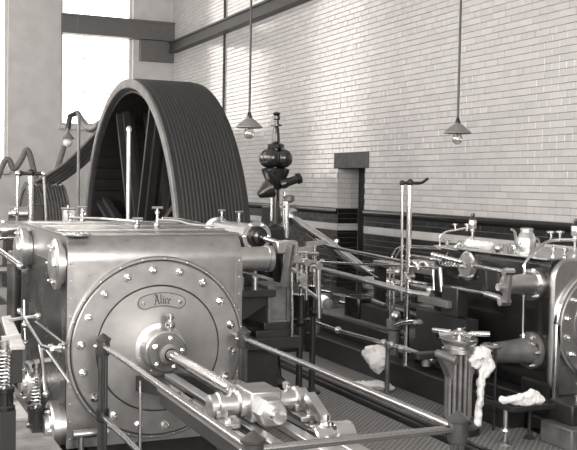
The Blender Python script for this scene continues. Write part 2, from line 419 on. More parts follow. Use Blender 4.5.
# round front cover: rim ring, bolt ring, raised inner disc
m = MB(); m.lathe([(.600,.01),(.600,-.020),(.592,-.030),(.578,-.030),(.572,-.022),(.572,.01)], (AX,Y0,AZ), (0,1,0), 96); m.build('cover_rim', COVER, cyl)
m = MB(); m.lathe([(.570,.01),(.570,-.036),(.562,-.044),(.416,-.044),(.412,-.038),(.412,.01)], (AX,Y0,AZ), (0,1,0), 96); m.build('bolt_ring', COVER, cyl)
m = MB(); m.lathe([(.408,.01),(.408,-.038),(.404,-.044),(.20,-.050),(.16,-.060),(0,-.060)], (AX,Y0,AZ), (0,1,0), 96); m.build('cover_disc', COVER, cyl)
for k in range(18):
    g = math.radians(-5 + 20*k); inst('nut', NUT, cyl, (AX+.512*math.sin(g), Y0-.044, AZ+.512*math.cos(g)), (0, g, 0))
for k in range(24):
    g = math.radians(4 + 15*k); inst('rivet', RIVET, cyl, (AX+.585*math.sin(g), Y0-.030, AZ+.585*math.cos(g)))
# name plate, bent round the disc, with blackletter strokes
def arc_pt(r, a, y): return (AX+.012+r*math.sin(a), y, AZ+r*math.cos(a))
def plate_outline(rm, hh, ha, n=12):
    pts = []
    for k in range(n+1): pts.append((rm+hh, -ha+2*ha*k/n))
    for k in range(1, 8): g = math.pi*k/8; pts.append((rm+hh*math.cos(g), ha+hh*math.sin(g)/rm))
    for k in range(n+1): pts.append((rm-hh, ha-2*ha*k/n))
    for k in range(1, 8): g = math.pi*k/8; pts.append((rm-hh*math.cos(g), -ha-hh*math.sin(g)/rm))
    return pts
def plate(rm, hh, ha, y0, y1):
    P = plate_outline(rm, hh, ha); n = len(P); m = MB()
    return m.add([arc_pt(r,a,y0) for r,a in P] + [arc_pt(r,a,y1) for r,a in P], [tuple(range(n)), tuple(range(n,2*n))] + [(i,(i+1)%n,n+(i+1)%n,n+i) for i in range(n)])
npl = plate(.322, .047, .37, Y0-.044, Y0-.058).build('name_plate', PLATE, cyl)
plate(.322, .040, .365, Y0-.056, Y0-.061).build('plate_field', PLATE, npl)
m = MB()
for hh, t in ((.0425, .0022),):
    P = plate_outline(.322, hh, .367); P.append(P[0])
    m.tube([arc_pt(r,a,Y0-.0605) for r,a in P], t, 5)
m.build('plate_border', LETTER, npl)
for a in (-.385, .385):
    m = MB(); c = arc_pt(.322, a, Y0-.060); m.lathe([(.014,0),(.014,-.004),(.010,-.008),(0,-.009)], c, (0,1,0), 12); m.build('plate_screw', STEEL, npl)
STROKES = {'A': [[(-.25,1.45),(.05,1.75),(.5,1.65)], [(.0,.0),(.12,.35),(.45,1.7)], [(.5,1.7),(.78,.2),(1.02,.0)], [(.1,.7),(.75,.7)], [(-.3,.1),(.05,.0)]],
  'l': [[(1.28,1.7),(1.28,.18),(1.5,.0)]], 'i': [[(1.68,.85),(1.78,1.0),(1.78,.18),(2.0,.0)], [(1.75,1.38),(1.85,1.30)]],
  'c': [[(2.62,.82),(2.42,1.0),(2.22,.8),(2.22,.2),(2.42,.0),(2.62,.18)]],
  'e': [[(2.85,.48),(3.22,.68),(3.05,1.0),(2.82,.8),(2.82,.2),(3.02,.0),(3.28,.2)]]}
S = .036; m = MB(); nx, nz = .085, .055
for ch in STROKES.values():
    for st in ch:
        for (u0,v0),(u1,v1) in zip(st, st[1:]):
            q = [(u0-nx,v0-nz),(u0+nx,v0+nz),(u1+nx,v1+nz),(u1-nx,v1-nz)]
            vs = []
            for dy in (-.0605, -.0635):
                for u, v in q:
                    uu = (u-1.55)*S; r = .322 + (v-.8)*S; vs.append(arc_pt(r, uu/.322*.92, Y0+dy))
            m.add(vs, [(0,1,2,3),(7,6,5,4),(0,4,5,1),(1,5,6,2),(2,6,7,3),(3,7,4,0)])
m.build('lettering', LETTER, npl)
# gland round the tail rod
m = MB(); m.lathe([(.165,-.055),(.165,-.066),(.137,-.072),(.137,-.20),(.128,-.208),(.0,-.208)], (AX,Y0,AZ), (0,1,0), 40); gb = m.build('gland_housing', SATIN, cyl)
m = MB(); m.lathe([(.125,-.206),(.125,-.235),(.118,-.242),(.07,-.242),(.068,-.30),(.055,-.305),(.040,-.305),(.040,-.25)], (AX,Y0,AZ), (0,1,0), 36); gl = m.build('gland', GREYIRON, cyl)
for k in range(5): g = math.radians(10+72*k); inst('nut', NUT_S, cyl, (AX+.098*math.sin(g), Y0-.242, AZ+.098*math.cos(g)))
for k in range(8): g = math.radians(22+45*k); inst('rivet', RIVET, cyl, (AX+.152*math.sin(g), Y0-.068, AZ+.152*math.cos(g)))
m = MB(); m.lathe([(.012,0),(.012,.03),(.022,.035),(.032,.055),(.032,.075),(.018,.09),(.014,.095),(.024,.105),(.026,.125),(.016,.14),(.0,.145)], (AX+.035,Y0-.17,AZ+.105), (0,0,1), 18); m.build('oil_cup', BRASS, cyl)
# corliss valve bonnets on the left flank (discs seen edge on) and on the right
def side_bonnet(y, z, r, out, sgn, parent=cyl, xf=None, material=SATIN):
    xf = (X0 if sgn < 0 else X1) if xf is None else xf
    m = MB(); ax = (sgn, 0, 0)
    m.lathe([(r*.80,0),(r*.80,out*.35),(r,out*.35),(r,out*.75),(r*.94,out*.85),(r*.55,out*.9),(r*.5,out*1.15),(0,out*1.18)], (xf,y,z), ax, 32)
    b = m.build('valve_bonnet', material, parent)
    for k in range(6):
        g = math.radians(30+60*k); inst('nut', NUT_S, parent, (xf+sgn*out*.80, y+r*.78*math.sin(g), z+r*.78*math.cos(g)), TO_LEFT if sgn < 0 else TO_RIGHT)
    return b
side_bonnet(6.16, 1.315, .165, .07, -1); side_bonnet(7.45, 1.33, .165, .10, -1)
side_bonnet(6.10, .28, .16, .11, -1); side_bonnet(6.95, .40, .15, .13, -1)
m = MB(); m.lathe([(.115,0),(.115,.02),(.088,.03),(.088,.32),(.095,.325),(.095,.36),(0,.36)], (X1,6.35,1.31), (1,0,0), 28); m.build('valve_sleeve', SATIN, cyl)
m = MB(); m.lathe([(.125,0),(.125,.03),(.10,.035),(.10,.06),(0,.06)], (X1,6.35,1.31), (1,0,0), 28); m.build('sleeve_flange', SATIN, cyl)
# lubricating pipes and cocks on the lid
def cock(p, h, parent, s=1.0, name='drain_cock', material=BRASS):
    x, y, z = p; m = MB()
    m.lathe([(.010*s,0),(.018*s,.01*s),(.018*s,.03*s),(.009*s,.035*s),(.009*s,h*.7),(.016*s,h*.72),(.016*s,h*.84),(.007*s,h*.86),(.007*s,h),(0,h)], p, (0,0,1), 12)
    m.cyl((x-.035*s, y, z+h), (x+.035*s, y, z+h), .009*s, n=8)
    return m.build(name, material, parent)
L0 = Z1+.014
cock((1.60,7.55,L0), .13, cyl); cock((1.52,7.6,L0), .09, cyl); cock((1.98,6.75,L0), .15, cyl, 1.15); cock((1.79,6.6,L0), .075, cyl, 1.1)
MB().tube([(1.50,7.58,L0+.045),(1.75,7.5,L0+.04),(1.95,7.05,L0+.035)], .010, 8).build('oil_pipe', SATIN, cyl)
MB().tube([(1.98,6.75,L0+.06),(2.12,6.72,L0+.055),(2.22,6.68,L0+.03),(2.37,6.60,L0+.02)], .010, 8, 4).build('oil_pipe', STEEL, cyl)
MB().tube([(2.02,6.75,L0+.075),(2.2,6.85,L0+.06),(2.40,6.9,L0+.02)], .008, 8, 4).build('oil_pipe', STEEL, cyl)
MB().tube([(1.79,6.6,L0+.05),(1.90,6.62,L0+.05)], .008, 8).build('oil_pipe', BRASS, cyl)
m = MB(); m.prism([(1.195,6.0),(1.215,5.975),(1.26,5.968),(1.30,5.98),(1.33,6.02),(1.33,6.16),(1.195,6.16)], 2, Z1+.002, Z1+.018); m.build('drip_tongue', STEEL, cyl, bevel=.003)
# drains under the cover, legs
MB().tube([(1.60,5.78,.60),(1.60,5.78,.0)], .011, 8).build('drain_pipe', STEEL, cyl)
MB().tube([(1.20,5.88,.27),(1.42,5.88,.27)], .026, 12).build('drain_pipe', SATIN, cyl)
MB().tube([(1.25,5.88,.27),(1.25,5.88,.0)], .020, 12).build('drain_pipe', SATIN, cyl)
for y in (6.25, 7.65):
    MB().prism([(1.30,.0),(2.24,.0),(2.18,.17),(1.36,.17)], 1, y-.14, y+.14).build('foot', IRON, cyl)

# ---------------- plinth the large engine stands beside on the left
pl = MB().prism([(5.1,0),(9.6,0),(9.6,.24),(5.35,.24),(5.1,.16)], 0, .74, 1.10).build('plinth', SILL, bevel=.01)
tag(pl, 'dark iron sill beside the big cylinder along its left foot', 'plinth')
for i, (x, y, t) in enumerate(((.62, 8.9, 'far'), (.80, 7.15, 'near'))):
    pass
bk = MB().box(.92, 1.03, 6.45, 7.24, .24, .262).build('stone_slab', PALESTONE, bevel=.004)
tag(bk, 'pale flat stone slab on the sill left of the big cylinder', 'slab')
t = thing('iron_shelf', 'dark iron shelf with a pale top edge at the left frame edge', 'shelf', (.9, 6.5, 0)); P = [(.93,7.12),(1.0,7.18),(.90,5.85),(.815,5.85)]
MB().prism([(.92,7.12),(.99,7.18),(.89,5.87),(.815,5.87)], 2, .62, .825).build('shelf_body', IRON, t); MB().prism(P, 2, .825, .855).build('shelf_top', PALESTONE, t, bevel=.005)
MB().box(.90, .98, 6.95, 7.1, .24, .62).build('shelf_leg', IRON, t)

# valve gear on the left flank: two dashpots and the trip rods
def dashpot(x, y, z, label):
    t = thing('dashpot', label, 'dashpot', (x, y, z), 'spring dashpots of the left valve gear')
    m = MB(); m.lathe([(0,0),(.062,0),(.062,.02),(.052,.03),(.052,.10),(.060,.105),(.060,.13),(.02,.135),(0,.135)], (x,y,z), (0,0,1), 24); m.build('pot', BLACK, t)
    m = MB(); pts = [(x+.030*math.cos(k*.8), y+.030*math.sin(k*.8), z+.14+.19*k/70) for k in range(71)]; m.tube(pts, .0045, 6); m.build('spring', SATIN, t)
    MB().cyl((x,y,z+.12), (x,y,z+.42), .011, n=10).build('rod', STEEL, t)
    m = MB(); m.lathe([(0,0),(.040,0),(.040,.018),(.02,.022),(.02,.045),(.028,.05),(.028,.075),(0,.08)], (x,y,z+.33), (0,0,1), 16); m.build('collar', SATIN, t)
    MB().bar((x-.02,y,z+.42),(x+.09,y,z+.43),.03,.025).build('lever', SATIN, t)
    MB().box(x-.03, x+.06, y-.04, y+.04, .24, z).build('bracket', IRON, t)
    return t
dashpot(1.02, 6.16, .27, 'near spring dashpot beside the lower front valve of the big cylinder')
dashpot(.765, 5.72, .50, 'farther spring dashpot on the left flank, nearer the frame edge')
# tall guide column of the valve gear against the flank
vg = thing('valve_gear', 'bright valve gear rods and links on the left flank of the big cylinder', 'valve gear', (1.05, 6.9, .24))
for i, (P, r, mt) in enumerate((
        ([at(20,311,X=1.0), at(42,346,X=1.0), at(52,349,X=1.0)], .012, STEEL),
        ([at(36,322,X=1.08), at(66,345,X=1.12)], .010, STEEL),
        ([at(46,349,X=1.04), at(70,383,X=1.10)], .009, SATIN),
        ([at(40,345,X=1.02), at(46,395,X=1.02)], .014, SATIN),
        ([at(24,300,X=1.0), at(25,345,X=1.0)], .009, SATIN),
        ([at(0,251,X=.9), at(20,266,X=.95)], .020, STEEL),
        ([at(9,320,X=.95), at(38,316,X=1.05)], .012, SATIN))):
    MB().tube(P, r, 10).build('rod', mt, vg)
m = MB(); a = at(43,348,X=1.0); b = at(65,348,X=1.12)
m.lathe([(0,0),(.014,0),(.014,.03),(.026,.035),(.026,.06),(.016,.065),(.016,.09),(.028,.095),(.028,.12),(.012,.125),(.012,(b-a).length),(0,(b-a).length)], a, b-a, 14); m.build('coupling', STEEL, vg)
for px, py, X in ((20,311,1.0),(25,325,1.0),(25,343,1.0),(20,266,.95),(38,316,1.03),(46,394,1.02)):
    c = at(px,py,X=X); m = MB(); m.ball(c, .022, 12, 8); m.build('joint', SATIN, vg)
# round wrist-plate column behind the front bonnets: polished guard pipe
m = MB(); c = Vector((1.10, 7.72, .24)); m.lathe([(0,0),(.075,0),(.075,.03),(.055,.04),(.055,.95),(0,.95)], c, (0,0,1), 24); m.build('guard_pipe', SIDE, vg)

# pipes at the left edge beyond the cylinder
pp = thing('cross_pipes', 'horizontal bright pipes at the left edge behind the big cylinder', 'pipes', (.7, 8.3, 1.2))
for (p0, p1, r, mt) in ((at(-8,230,Y=8.25), at(27,229,Y=8.25), .045, SATIN), (at(-8,238,Y=8.25), at(24,238,Y=8.25), .018, STEEL), (at(-8,270,Y=8.3), at(22,271,Y=8.3), .03, SATIN)):
    MB().tube([p0, p1], r, 14).build('pipe', mt, pp)
for px, py in ((4,230),(20,229)):
    c = at(px,py,Y=8.25); m = MB(); m.cyl(c-Vector((.025,0,0)), c+Vector((.025,0,0)), .066, n=18); m.build('pipe_flange', SATIN, pp)
c = at(15,213,Y=8.25); m = MB(); m.tube([at(18,229,Y=8.25), c+Vector((.01,0,.03)), c], .014, 8, 4); m.ball(c, .03, 12, 8); m.build('cock', BRASS, pp)
c = at(4,222,Y=8.25); m = MB(); m.cyl(at(4,230,Y=8.25), c, .014, n=10); m.ball(c, .026, 12, 8); m.build('cock', BRASS, pp)

# ---------------- tail rod, crosshead and its slide
tr = thing('tail_rod', 'polished tail rod and crosshead sliding inside the railing', 'piston rod', (AX, 5.0, .70))
MB().cyl((AX,5.98,AZ), (AX,4.30,AZ), .036, n=24).build('rod', STEEL, tr)
CY = 4.26                                     # crosshead station
m = MB(); m.box(AX-.08, AX+.08, CY-.11, CY+.11, AZ-.058, AZ+.09); m.build('crosshead_block', ROUGHSTEEL, tr, bevel=.01)
m = MB(); m.lathe([(.078,0),(.078,.075),(.068,.085),(.0,.085)], (AX,CY-.11,AZ), (0,-1,0), 6); m.build('end_nut', ROUGHSTEEL, tr, bevel=.003)
MB().cyl((AX,CY-.19,AZ), (AX,CY-.27,AZ), .040, .034, n=20).build('rod_end', STEEL, tr)
for s in (-1, 1):
    m = MB(); m.lathe([(.066,0),(.066,.03),(.050,.04),(.050,.11),(.066,.115),(.066,.135),(.056,.14),(.056,.175),(.03,.185),(0,.185)], (AX+s*.078,CY,AZ+.012), (s,0,0), 28); m.build('trunnion', SATIN, tr)
    m = MB(); m.box(AX+s*.205-.05, AX+s*.205+.05, CY-.17, CY+.17, AZ-.062, AZ-.035); m.box(AX+s*.205-.03, AX+s*.205+.03, CY-.06, CY+.06, AZ-.035, AZ+.0); sh = m.build('slide_shoe', ROUGHSTEEL, tr, bevel=.005)
    for y in (CY-.14, CY+.14): m = MB(); m.lathe([(.016,0),(.016,.02),(.008,.024),(0,.024)], (AX+s*.205,y,AZ-.035), (0,0,1), 6); m.build('shoe_bolt', STEEL, sh)
    m = MB(); m.lathe([(.010,0),(.010,.012),(.018,.017),(.020,.04),(.010,.048),(0,.05)], (AX+s*.15,CY,AZ+.058), (0,0,1), 14); m.build('oil_cup', BRASS, tr)
sb = thing('tail_slide', 'bolted slide bars carrying the tail rod crosshead inside the railing', 'slide bars', (AX, 4.7, 0))
for s in (-1, 1):
    for dx, w in ((.085, .06), (.21, .08)):
        m = MB(); m.box(AX+s*dx-w/2, AX+s*dx+w/2, 3.55, 5.15 if dx > .1 else 5.45, .675, .705); gbar = m.build('slide_bar', SATIN, sb, bevel=.004)
    for k in range(8):
        m = MB(); m.lathe([(.013,0),(.013,.014),(.007,.018),(0,.018)], (AX+s*.21, 3.70+.195*k, .705), (0,0,1), 6); m.build('bar_bolt', GREYIRON, sb)
    m = MB(); m.box(AX+s*.20-.04, AX+s*.20+.04, 3.6, 5.12, .60, .675); m.build('slide_girder', IRON, sb, bevel=.005)
    for y in (3.70, 4.05): m = MB(); m.box(AX+s*.20-.05, AX+s*.20+.05, y-.10, y+.10, 0, .58); m.build('slide_foot', IRON, sb, bevel=.006)
    m = MB(); m.prism([(5.05,.62),(5.40,.58),(5.955,.50),(5.955,.60),(5.45,.675),(5.05,.675)], 0, AX+s*.11-.045, AX+s*.11+.045); m.build('slide_bracket', IRON, sb)
m = MB(); m.box(AX-.2, AX+.2, 3.55, 3.72, .60, .70); m.build('end_bridge', SATIN, sb, bevel=.01)
m = MB(); m.box(AX-.13, AX+.13, 5.55, 5.76, .60, .63); m.build('drip_tray', IRON, sb, bevel=.004)
# stout round buffer beside the crosshead
c = Vector((2.02, 3.92, .655))
m = MB(); m.lathe([(0,0),(.075,0),(.082,.006),(.082,.085),(.070,.09),(.070,.10),(.092,.105),(.092,.195),(.080,.205),(.03,.215),(.03,.235),(0,.24)], c-Vector((.12,0,0)), (1,0,0), 36)
bf = thing('round_buffer', 'stout bright round buffer lying right of the crosshead nut', 'buffer', (2.02, 3.92, .57)); m.build('buffer_drum', STEEL, bf)
m = MB(); m.prism([(3.84,.0),(4.0,.0),(3.97,.60),(3.87,.60)], 0, 1.99, 2.05); m.build('buffer_foot', IRON, bf)
m = MB(); m.lathe([(.03,0),(.03,.02),(.018,.025),(.018,.05),(0,.05)], c+Vector((-.05,0,.08)), (0,0,1), 12); m.build('buffer_plug', BRASS, bf)
m = MB(); m.bar((2.0,4.16,.82),(2.0,3.98,.74),.05,.04); m.build('buffer_link', SATIN, bf)

# ---------------- railing round the tail rod
rl = thing('guard_railing', 'polished two-rail guard railing on fluted posts round the tail rod', 'railing', (1.81, 4.55, 0))
PXA, PXB, PYA, PYB = 1.36, 2.29, 5.78, 3.315
def fluted(mb, x, y, z0, z1, r, n=12, depth=.16):
    N = n*4; prof = []
    vs = []
    for z in (z0, z1):
        for k in range(N):
            g = 2*math.pi*k/N; rr = r*(1 - depth*(.5-.5*math.cos(g*n))); vs.append((x+rr*math.cos(g), y+rr*math.sin(g), z))
    return mb.add(vs, [(k,(k+1)%N,N+(k+1)%N,N+k) for k in range(N)] + [tuple(range(N))[::-1], tuple(range(N,2*N))])
for x, y in ((PXA,PYA),(PXB,PYA),(PXA,PYB),(PXB,PYB)):
    m = MB(); fluted(m, x, y, .06, .80, .031); po = m.build('post', POST, rl)
    m = MB(); m.lathe([(0,0),(.075,0),(.075,.02),(.045,.05),(.04,.07),(0,.07)], (x,y,0), (0,0,1), 20); m.build('post_base', IRON, po)
    m = MB(); m.lathe([(.036,.775),(.042,.785),(.042,.865),(.050,.870),(.050,.880),(.030,.893),(.006,.912),(0,.914)], (x,y,0), (0,0,1), 24); m.build('cap', POST, po)
    m = MB(); m.lathe([(.034,.365),(.040,.372),(.040,.43),(.044,.435),(.034,.445)], (x,y,0), (0,0,1), 24); m.build('collar', IRON, po)
    m = MB(); m.ball((x-.045,y+.0,.835), .014, 10, 6); m.build('set_screw', STEEL, po)
for x, back in ((PXA,.10),(PXB,.36)):
    for z in (.837, .402):
        MB().tube([(x, PYA+(back if z > .5 else .05), z), (x, PYB-.02, z)], .0175, 16).build('rail', RAIL, rl)
for z in (.837, .402): MB().tube([(PXA-.02, PYB, z), (PXB+.02, PYB, z)], .0175, 16).build('rail', RAIL, rl)

# ---------------- right flank of the large engine: stop valve, bracket, dashpots, governor
sv = thing('stop_valve', 'round bright stop valve chest with a bolted face behind the big cylinder', 'valve', (2.75, 7.1, 1.3))
m = MB(); m.lathe([(0,.0),(.085,0),(.085,.0),(.118,.0),(.118,-.03),(.095,-.035),(.095,-.86),(.118,-.865),(.118,-.90),(0,-.90)], (2.76,6.72,1.447), (0,-1,0), 36); m.build('chest', SATIN, sv)
m = MB(); m.lathe([(.085,0),(.08,.02),(.05,.025),(.055,.05),(.05,.075),(.028,.08),(.028,.14),(.02,.15),(0,.15)], (2.76,6.72,1.447), (0,-1,0), 28); m.build('stuffing_box', BLACK, sv)
for k in range(6): g = math.radians(30+60*k); inst('nut', NUT_S, sv, (2.76+.1*math.sin(g), 6.72, 1.447+.1*math.cos(g)))
MB().tube([(2.76,6.6,1.447), (2.80,6.42,1.42)], .020, 12).build('spindle', SATIN, sv)
m = MB(); m.box(2.76,2.92,6.33,6.42,1.345,1.44); m.build('fork', SATIN, sv, bevel=.01)
for y in (7.5, 7.1): cock((2.76,y,1.545), .08, sv, .9)
m = MB(); m.box(2.68,2.84,6.9,7.4,.9,1.37); m.build('valve_foot', IRON, sv)

br = thing('valve_bracket', 'dark bracket with bright links on the right flank of the big cylinder', 'valve gear', (2.65, 6.6, .5))
m = MB(); m.bar(at(291,244,Y=6.32),at(284,287,Y=6.36),.055,.05); m.build('rocking_arm', GREYIRON, br, bevel=.006)
m = MB(); m.box(2.37,2.80,6.42,6.70,1.02,1.07); m.build('shelf', IRON, br, bevel=.006)
m = MB(); m.prism([(2.37,.74),(2.56,.84),(2.80,.98),(2.80,1.02),(2.37,1.02)], 1, 6.50, 6.62); m.build('shelf_rib', IRON, br)
for x in (2.46, 2.55, 2.66): m = MB(); m.lathe([(.022,0),(.022,.09),(.012,.1),(.012,.17),(0,.17)], (x,6.5,1.07), (0,0,1), 12); m.build('spindle', SATIN, br)
MB().tube([(2.52,6.45,1.22),(2.78,6.45,1.14)], .012, 8).build('link', STEEL, br)
a, b = at(268,286,Y=6.48), at(290,323,Y=6.48); m = MB()
m.box(a.x, b.x, 6.50, 6.85, b.z, a.z); m.box(a.x, a.x+.03, 6.47, 6.50, b.z, a.z); m.box(b.x-.03, b.x, 6.47, 6.50, b.z, a.z); m.box(a.x+.03, b.x-.03, 6.47, 6.50, b.z, b.z+.03); m.build('standard', GREYIRON, br, bevel=.006)
for x0_, y0_, x1_, y1_, yy in ((264,323,291,331,6.46),(256,331,292,338,6.44),(246,339,300,348,6.42)):
    p, q = at(x0_, y0_, Y=yy), at(x1_, y1_, Y=yy); m = MB(); m.box(p.x, q.x, yy, 7.05, q.z, p.z); m.build('pedestal', IRON, br, bevel=.008)
MB().tube([at(292,272,Y=6.42), at(292,336,Y=6.42)], .011, 8).build('rod', STEEL, br)
m = MB(); m.box(2.52,2.90,6.6,7.0,.0,at(270,348,Y=6.42).z); m.build('pedestal_leg', IRON, br)

def right_dashpot(x, y, z, label):
    t = thing('vacuum_pot', label, 'dashpot', (x,y,z), 'upright pots of the right valve gear')
    m = MB(); m.lathe([(0,0),(.085,0),(.085,.03),(.070,.04),(.070,.20),(.085,.205),(.085,.235),(.03,.24),(0,.24)], (x,y,z), (0,0,1), 24); m.build('pot', BLACK, t)
    MB().cyl((x,y,z+.23), (x,y,z+.62), .020, n=12).build('rod', STEEL, t)
    m = MB(); m.lathe([(0,0),(.04,0),(.04,.05),(.025,.055),(.025,.08),(0,.08)], (x,y,z+.36), (0,0,1), 16); m.build('collar', SATIN, t)
    m = MB(); m.bar((x-.09,y,z+.60),(x+.10,y,z+.62),.04,.04); m.build('lever', SATIN, t)
    m = MB(); m.lathe([(0,0),(.08,0),(.08,.02),(.028,.05),(.028,z-.04),(.07,z),(0,z)], (x,y,0), (0,0,1), 16); m.build('pillar', IRON, t)
    return t
q = at(300,322,Y=7.2); right_dashpot(q.x, 7.20, q.z, 'nearer upright black pot with bright rod right of the valve bracket')
q = at(313,312,Y=7.55); right_dashpot(q.x, 7.55, q.z, 'farther upright black pot with bright rod, towards the long rods')
hl = br
for a, b, r in (((283,252),(318,254),.016),((288,262),(316,262),.020),((296,242),(297,282),.018),((306,250),(306,300),.016),((318,266),(319,318),.022),((290,268),(306,278),.018),((300,285),(320,300),.016)):
    MB().tube([at(*a, Y=7.0), at(*b, Y=7.0)], r, 10).build('link', STEEL if r < .02 else SATIN, hl)
for px, py in ((296,258),(306,262),(318,266),(302,280),(288,252)):
    c = at(px,py,Y=7.0); m = MB(); m.cyl(c-Vector((0,.03,0)), c+Vector((0,.03,0)), .032, n=14); m.build('pin_boss', SATIN, hl)

gv = thing('governor', 'tall black engine governor with clustered balls and finial above the cylinder', 'governor', (3.417, 7.9, 0))
GX, GY = 3.417, 7.90
gz = lambda py: at(276, py, Y=GY).z
zt, zs, zb0, zb1, zw = gz(112), gz(146), gz(150), gz(168), gz(190)
m = MB(); m.lathe([(.0,gz(190)-.02),(.055,gz(189)),(.07,gz(186)),(.125,gz(172)),(.130,gz(169)),(.10,gz(168)),(0,gz(168))], (GX,GY,0), (0,0,1), 28); m.build('centre_weight', BLACK, gv)
for k in range(4):
    g = math.radians(40+90*k); m = MB(); m.ball((GX+.075*math.cos(g), GY+.075*math.sin(g), gz(158.5)), .086, 24, 14); m.build('ball', BLACK, gv)
    m = MB(); m.tube([(GX+.03*math.cos(g), GY+.03*math.sin(g), gz(146)), (GX+.07*math.cos(g), GY+.07*math.sin(g), gz(149)), (GX+.085*math.cos(g), GY+.085*math.sin(g), gz(154))], .016, 8, 3); m.build('arm', BLACK, gv)
m = MB(); m.lathe([(0,gz(149)),(.075,gz(148)),(.078,gz(144.5)),(.05,gz(143.5)),(.035,gz(142)),(.036,gz(138)),(.026,gz(128)),(.022,gz(126.5)),(.05,gz(126)),(.05,gz(124.5)),(.024,gz(124)),(.024,gz(120)),(.034,gz(119)),(.034,gz(116)),(.022,gz(115.5)),(.036,gz(114)),(.030,gz(112.8)),(.012,gz(112)),(0,gz(111.5))], (GX,GY,0), (0,0,1), 24); m.build('finial', BLACK, gv)
m = MB(); m.lathe([(0,0),(.14,0),(.14,.05),(.09,.10),(.07,.25),(.07,.9),(.085,.92),(.085,gz(240)),(.065,gz(238)),(.065,gz(226)),(.045,gz(224)),(.040,gz(190)),(0,gz(190))], (GX,GY,0), (0,0,1), 24); m.build('column', BLACK, gv)
MB().cyl((GX+.06,GY-.07,gz(236)), (GX+.06,GY-.07,gz(192)), .014, n=10).build('lift_rod', STEEL, gv)
MB().cyl((GX-.055,GY-.05,gz(220)), (GX-.055,GY-.05,gz(190)), .012, n=10).build('lift_rod', STEEL, gv)
m = MB(); a = at(283,184,Y=GY-.1); b = at(300,178,Y=GY-.1); m.lathe([(.03,-.03),(.045,0),(.045,.03),(.038,.035),(.038,(b-a).length-.03),(.05,(b-a).length-.028),(.05,(b-a).length),(0,(b-a).length)], a, b-a, 20); m.build('counterweight', BLACK, gv)
m = MB(); a = at(273,187,Y=GY-.1); b = at(259,195,Y=GY-.1); m.lathe([(.02,-.02),(.06,0),(.085,.03),(.075,.06),(.03,(b-a).length),(0,(b-a).length+.01)], a, b-a, 20); m.build('bob_weight', BLACK, gv)
m = MB(); m.box(GX-.12, GX+.13, GY-.1, GY+.1, gz(252), gz(226)); m.build('gear_case', BLACK, gv, bevel=.03)
m = MB(); c = at(286,203,Y=GY-.1); m.cyl(at(286,238,Y=GY-.1), at(287,200,Y=GY-.1), .022, n=12); m.build('trip_rod', STEEL, gv)
m = MB(); m.lathe([(.02,0),(.05,.02),(.05,.06),(.03,.07),(0,.07)], at(289,203,Y=GY-.1), (0,0,1), 16); m.tube([at(284,207,Y=GY-.1), at(296,206,Y=GY-.1)], .012, 8); m.build('oil_dish', GREYIRON, gv)

# ---------------- rope wheel between the engines
WX0, WX1, WY, WRAD = 3.135, 3.965, 12.155, 2.40
wh = thing('rope_flywheel', 'huge dark grooved rope flywheel rising behind the big cylinder', 'flywheel', ((WX0+WX1)/2, WY, -1.68))
NR = 17; pit = (WX1-WX0-.10)/NR
prof = [(2.27,0),(2.28,-.012),(2.36,-.012),(WRAD,.0),(WRAD,.05)]
for k in range(NR):
    x = .05 + k*pit; prof += [(WRAD,x+.004),(WRAD-.035,x+pit*.35),(WRAD-.035,x+pit*.65),(WRAD,x+pit-.004)]
W = WX1-WX0; prof += [(WRAD,W),(2.27,W),(2.25,W-.02),(2.25,.02),(2.27,0)]
m = MB(); m.lathe(prof, (WX0,WY,AZ), (1,0,0), 144); m.build('grooved_rim', WHEEL, wh)
m = MB(); m.lathe([(2.29,.001),(2.29,-.03),(2.30,-.035),(2.39,-.035),(2.40,-.03),(2.40,.001)], (WX0,WY,AZ), (1,0,0), 144); m.build('rim_flange', WHEELRIM, wh)
rm = MB(); R0 = WRAD-.012
NN = 144
vs = []; fs = []
for i in range(NN):
    g = 2*math.pi*i/NN
    for k in range(8):
        h = 2*math.pi*k/8; rr = R0 + .021*math.sin(h); vs.append((.021*math.cos(h), rr*math.cos(g), rr*math.sin(g)))
for i in range(NN):
    for k in range(8): fs.append((i*8+k, ((i+1)%NN)*8+k, ((i+1)%NN)*8+(k+1)%8, i*8+(k+1)%8))
rm.add(vs, fs); RM = rm.mesh('rope', ROPE)
for k in range(NR): inst('rope', RM, wh, (WX0+.05+(k+.5)*pit, WY, AZ))
hubx = (WX0+WX1)/2
m = MB(); m.lathe([(.20,-.35),(.42,-.33),(.45,-.1),(.45,.1),(.42,.33),(.20,.35)], (hubx,WY,AZ), (1,0,0), 40); m.build('hub', WHEEL, wh)
for xs_ in (WX0+.22, WX1-.22):
    for k in range(8):
        g = math.radians(25+45*k); d = Vector((0, math.sin(g), math.cos(g))); c = Vector((xs_,WY,AZ))
        m = MB()
        a = c + d*.40; b = c + d*2.28; t = Vector((0, d.z, -d.y))
        for (w0, w1, th) in ((.13,.10,.045),):
            vs = [a-t*w0-Vector((th,0,0)), a+t*w0-Vector((th,0,0)), a+t*w0+Vector((th,0,0)), a-t*w0+Vector((th,0,0)), b-t*w1-Vector((th,0,0)), b+t*w1-Vector((th,0,0)), b+t*w1+Vector((th,0,0)), b-t*w1+Vector((th,0,0))]
            m.add(vs, [(3,2,1,0),(4,5,6,7),(0,1,5,4),(1,2,6,5),(2,3,7,6),(3,0,4,7)])
        ft = Vector((.12,0,0)); n_ = t*.03
        m.add([a-n_-ft, a+n_-ft, a+n_+ft, a-n_+ft, b-n_-ft, b+n_-ft, b+n_+ft, b-n_+ft], [(3,2,1,0),(4,5,6,7),(0,1,5,4),(1,2,6,5),(2,3,7,6),(3,0,4,7)])
        m.build('arm', WHEEL, wh)
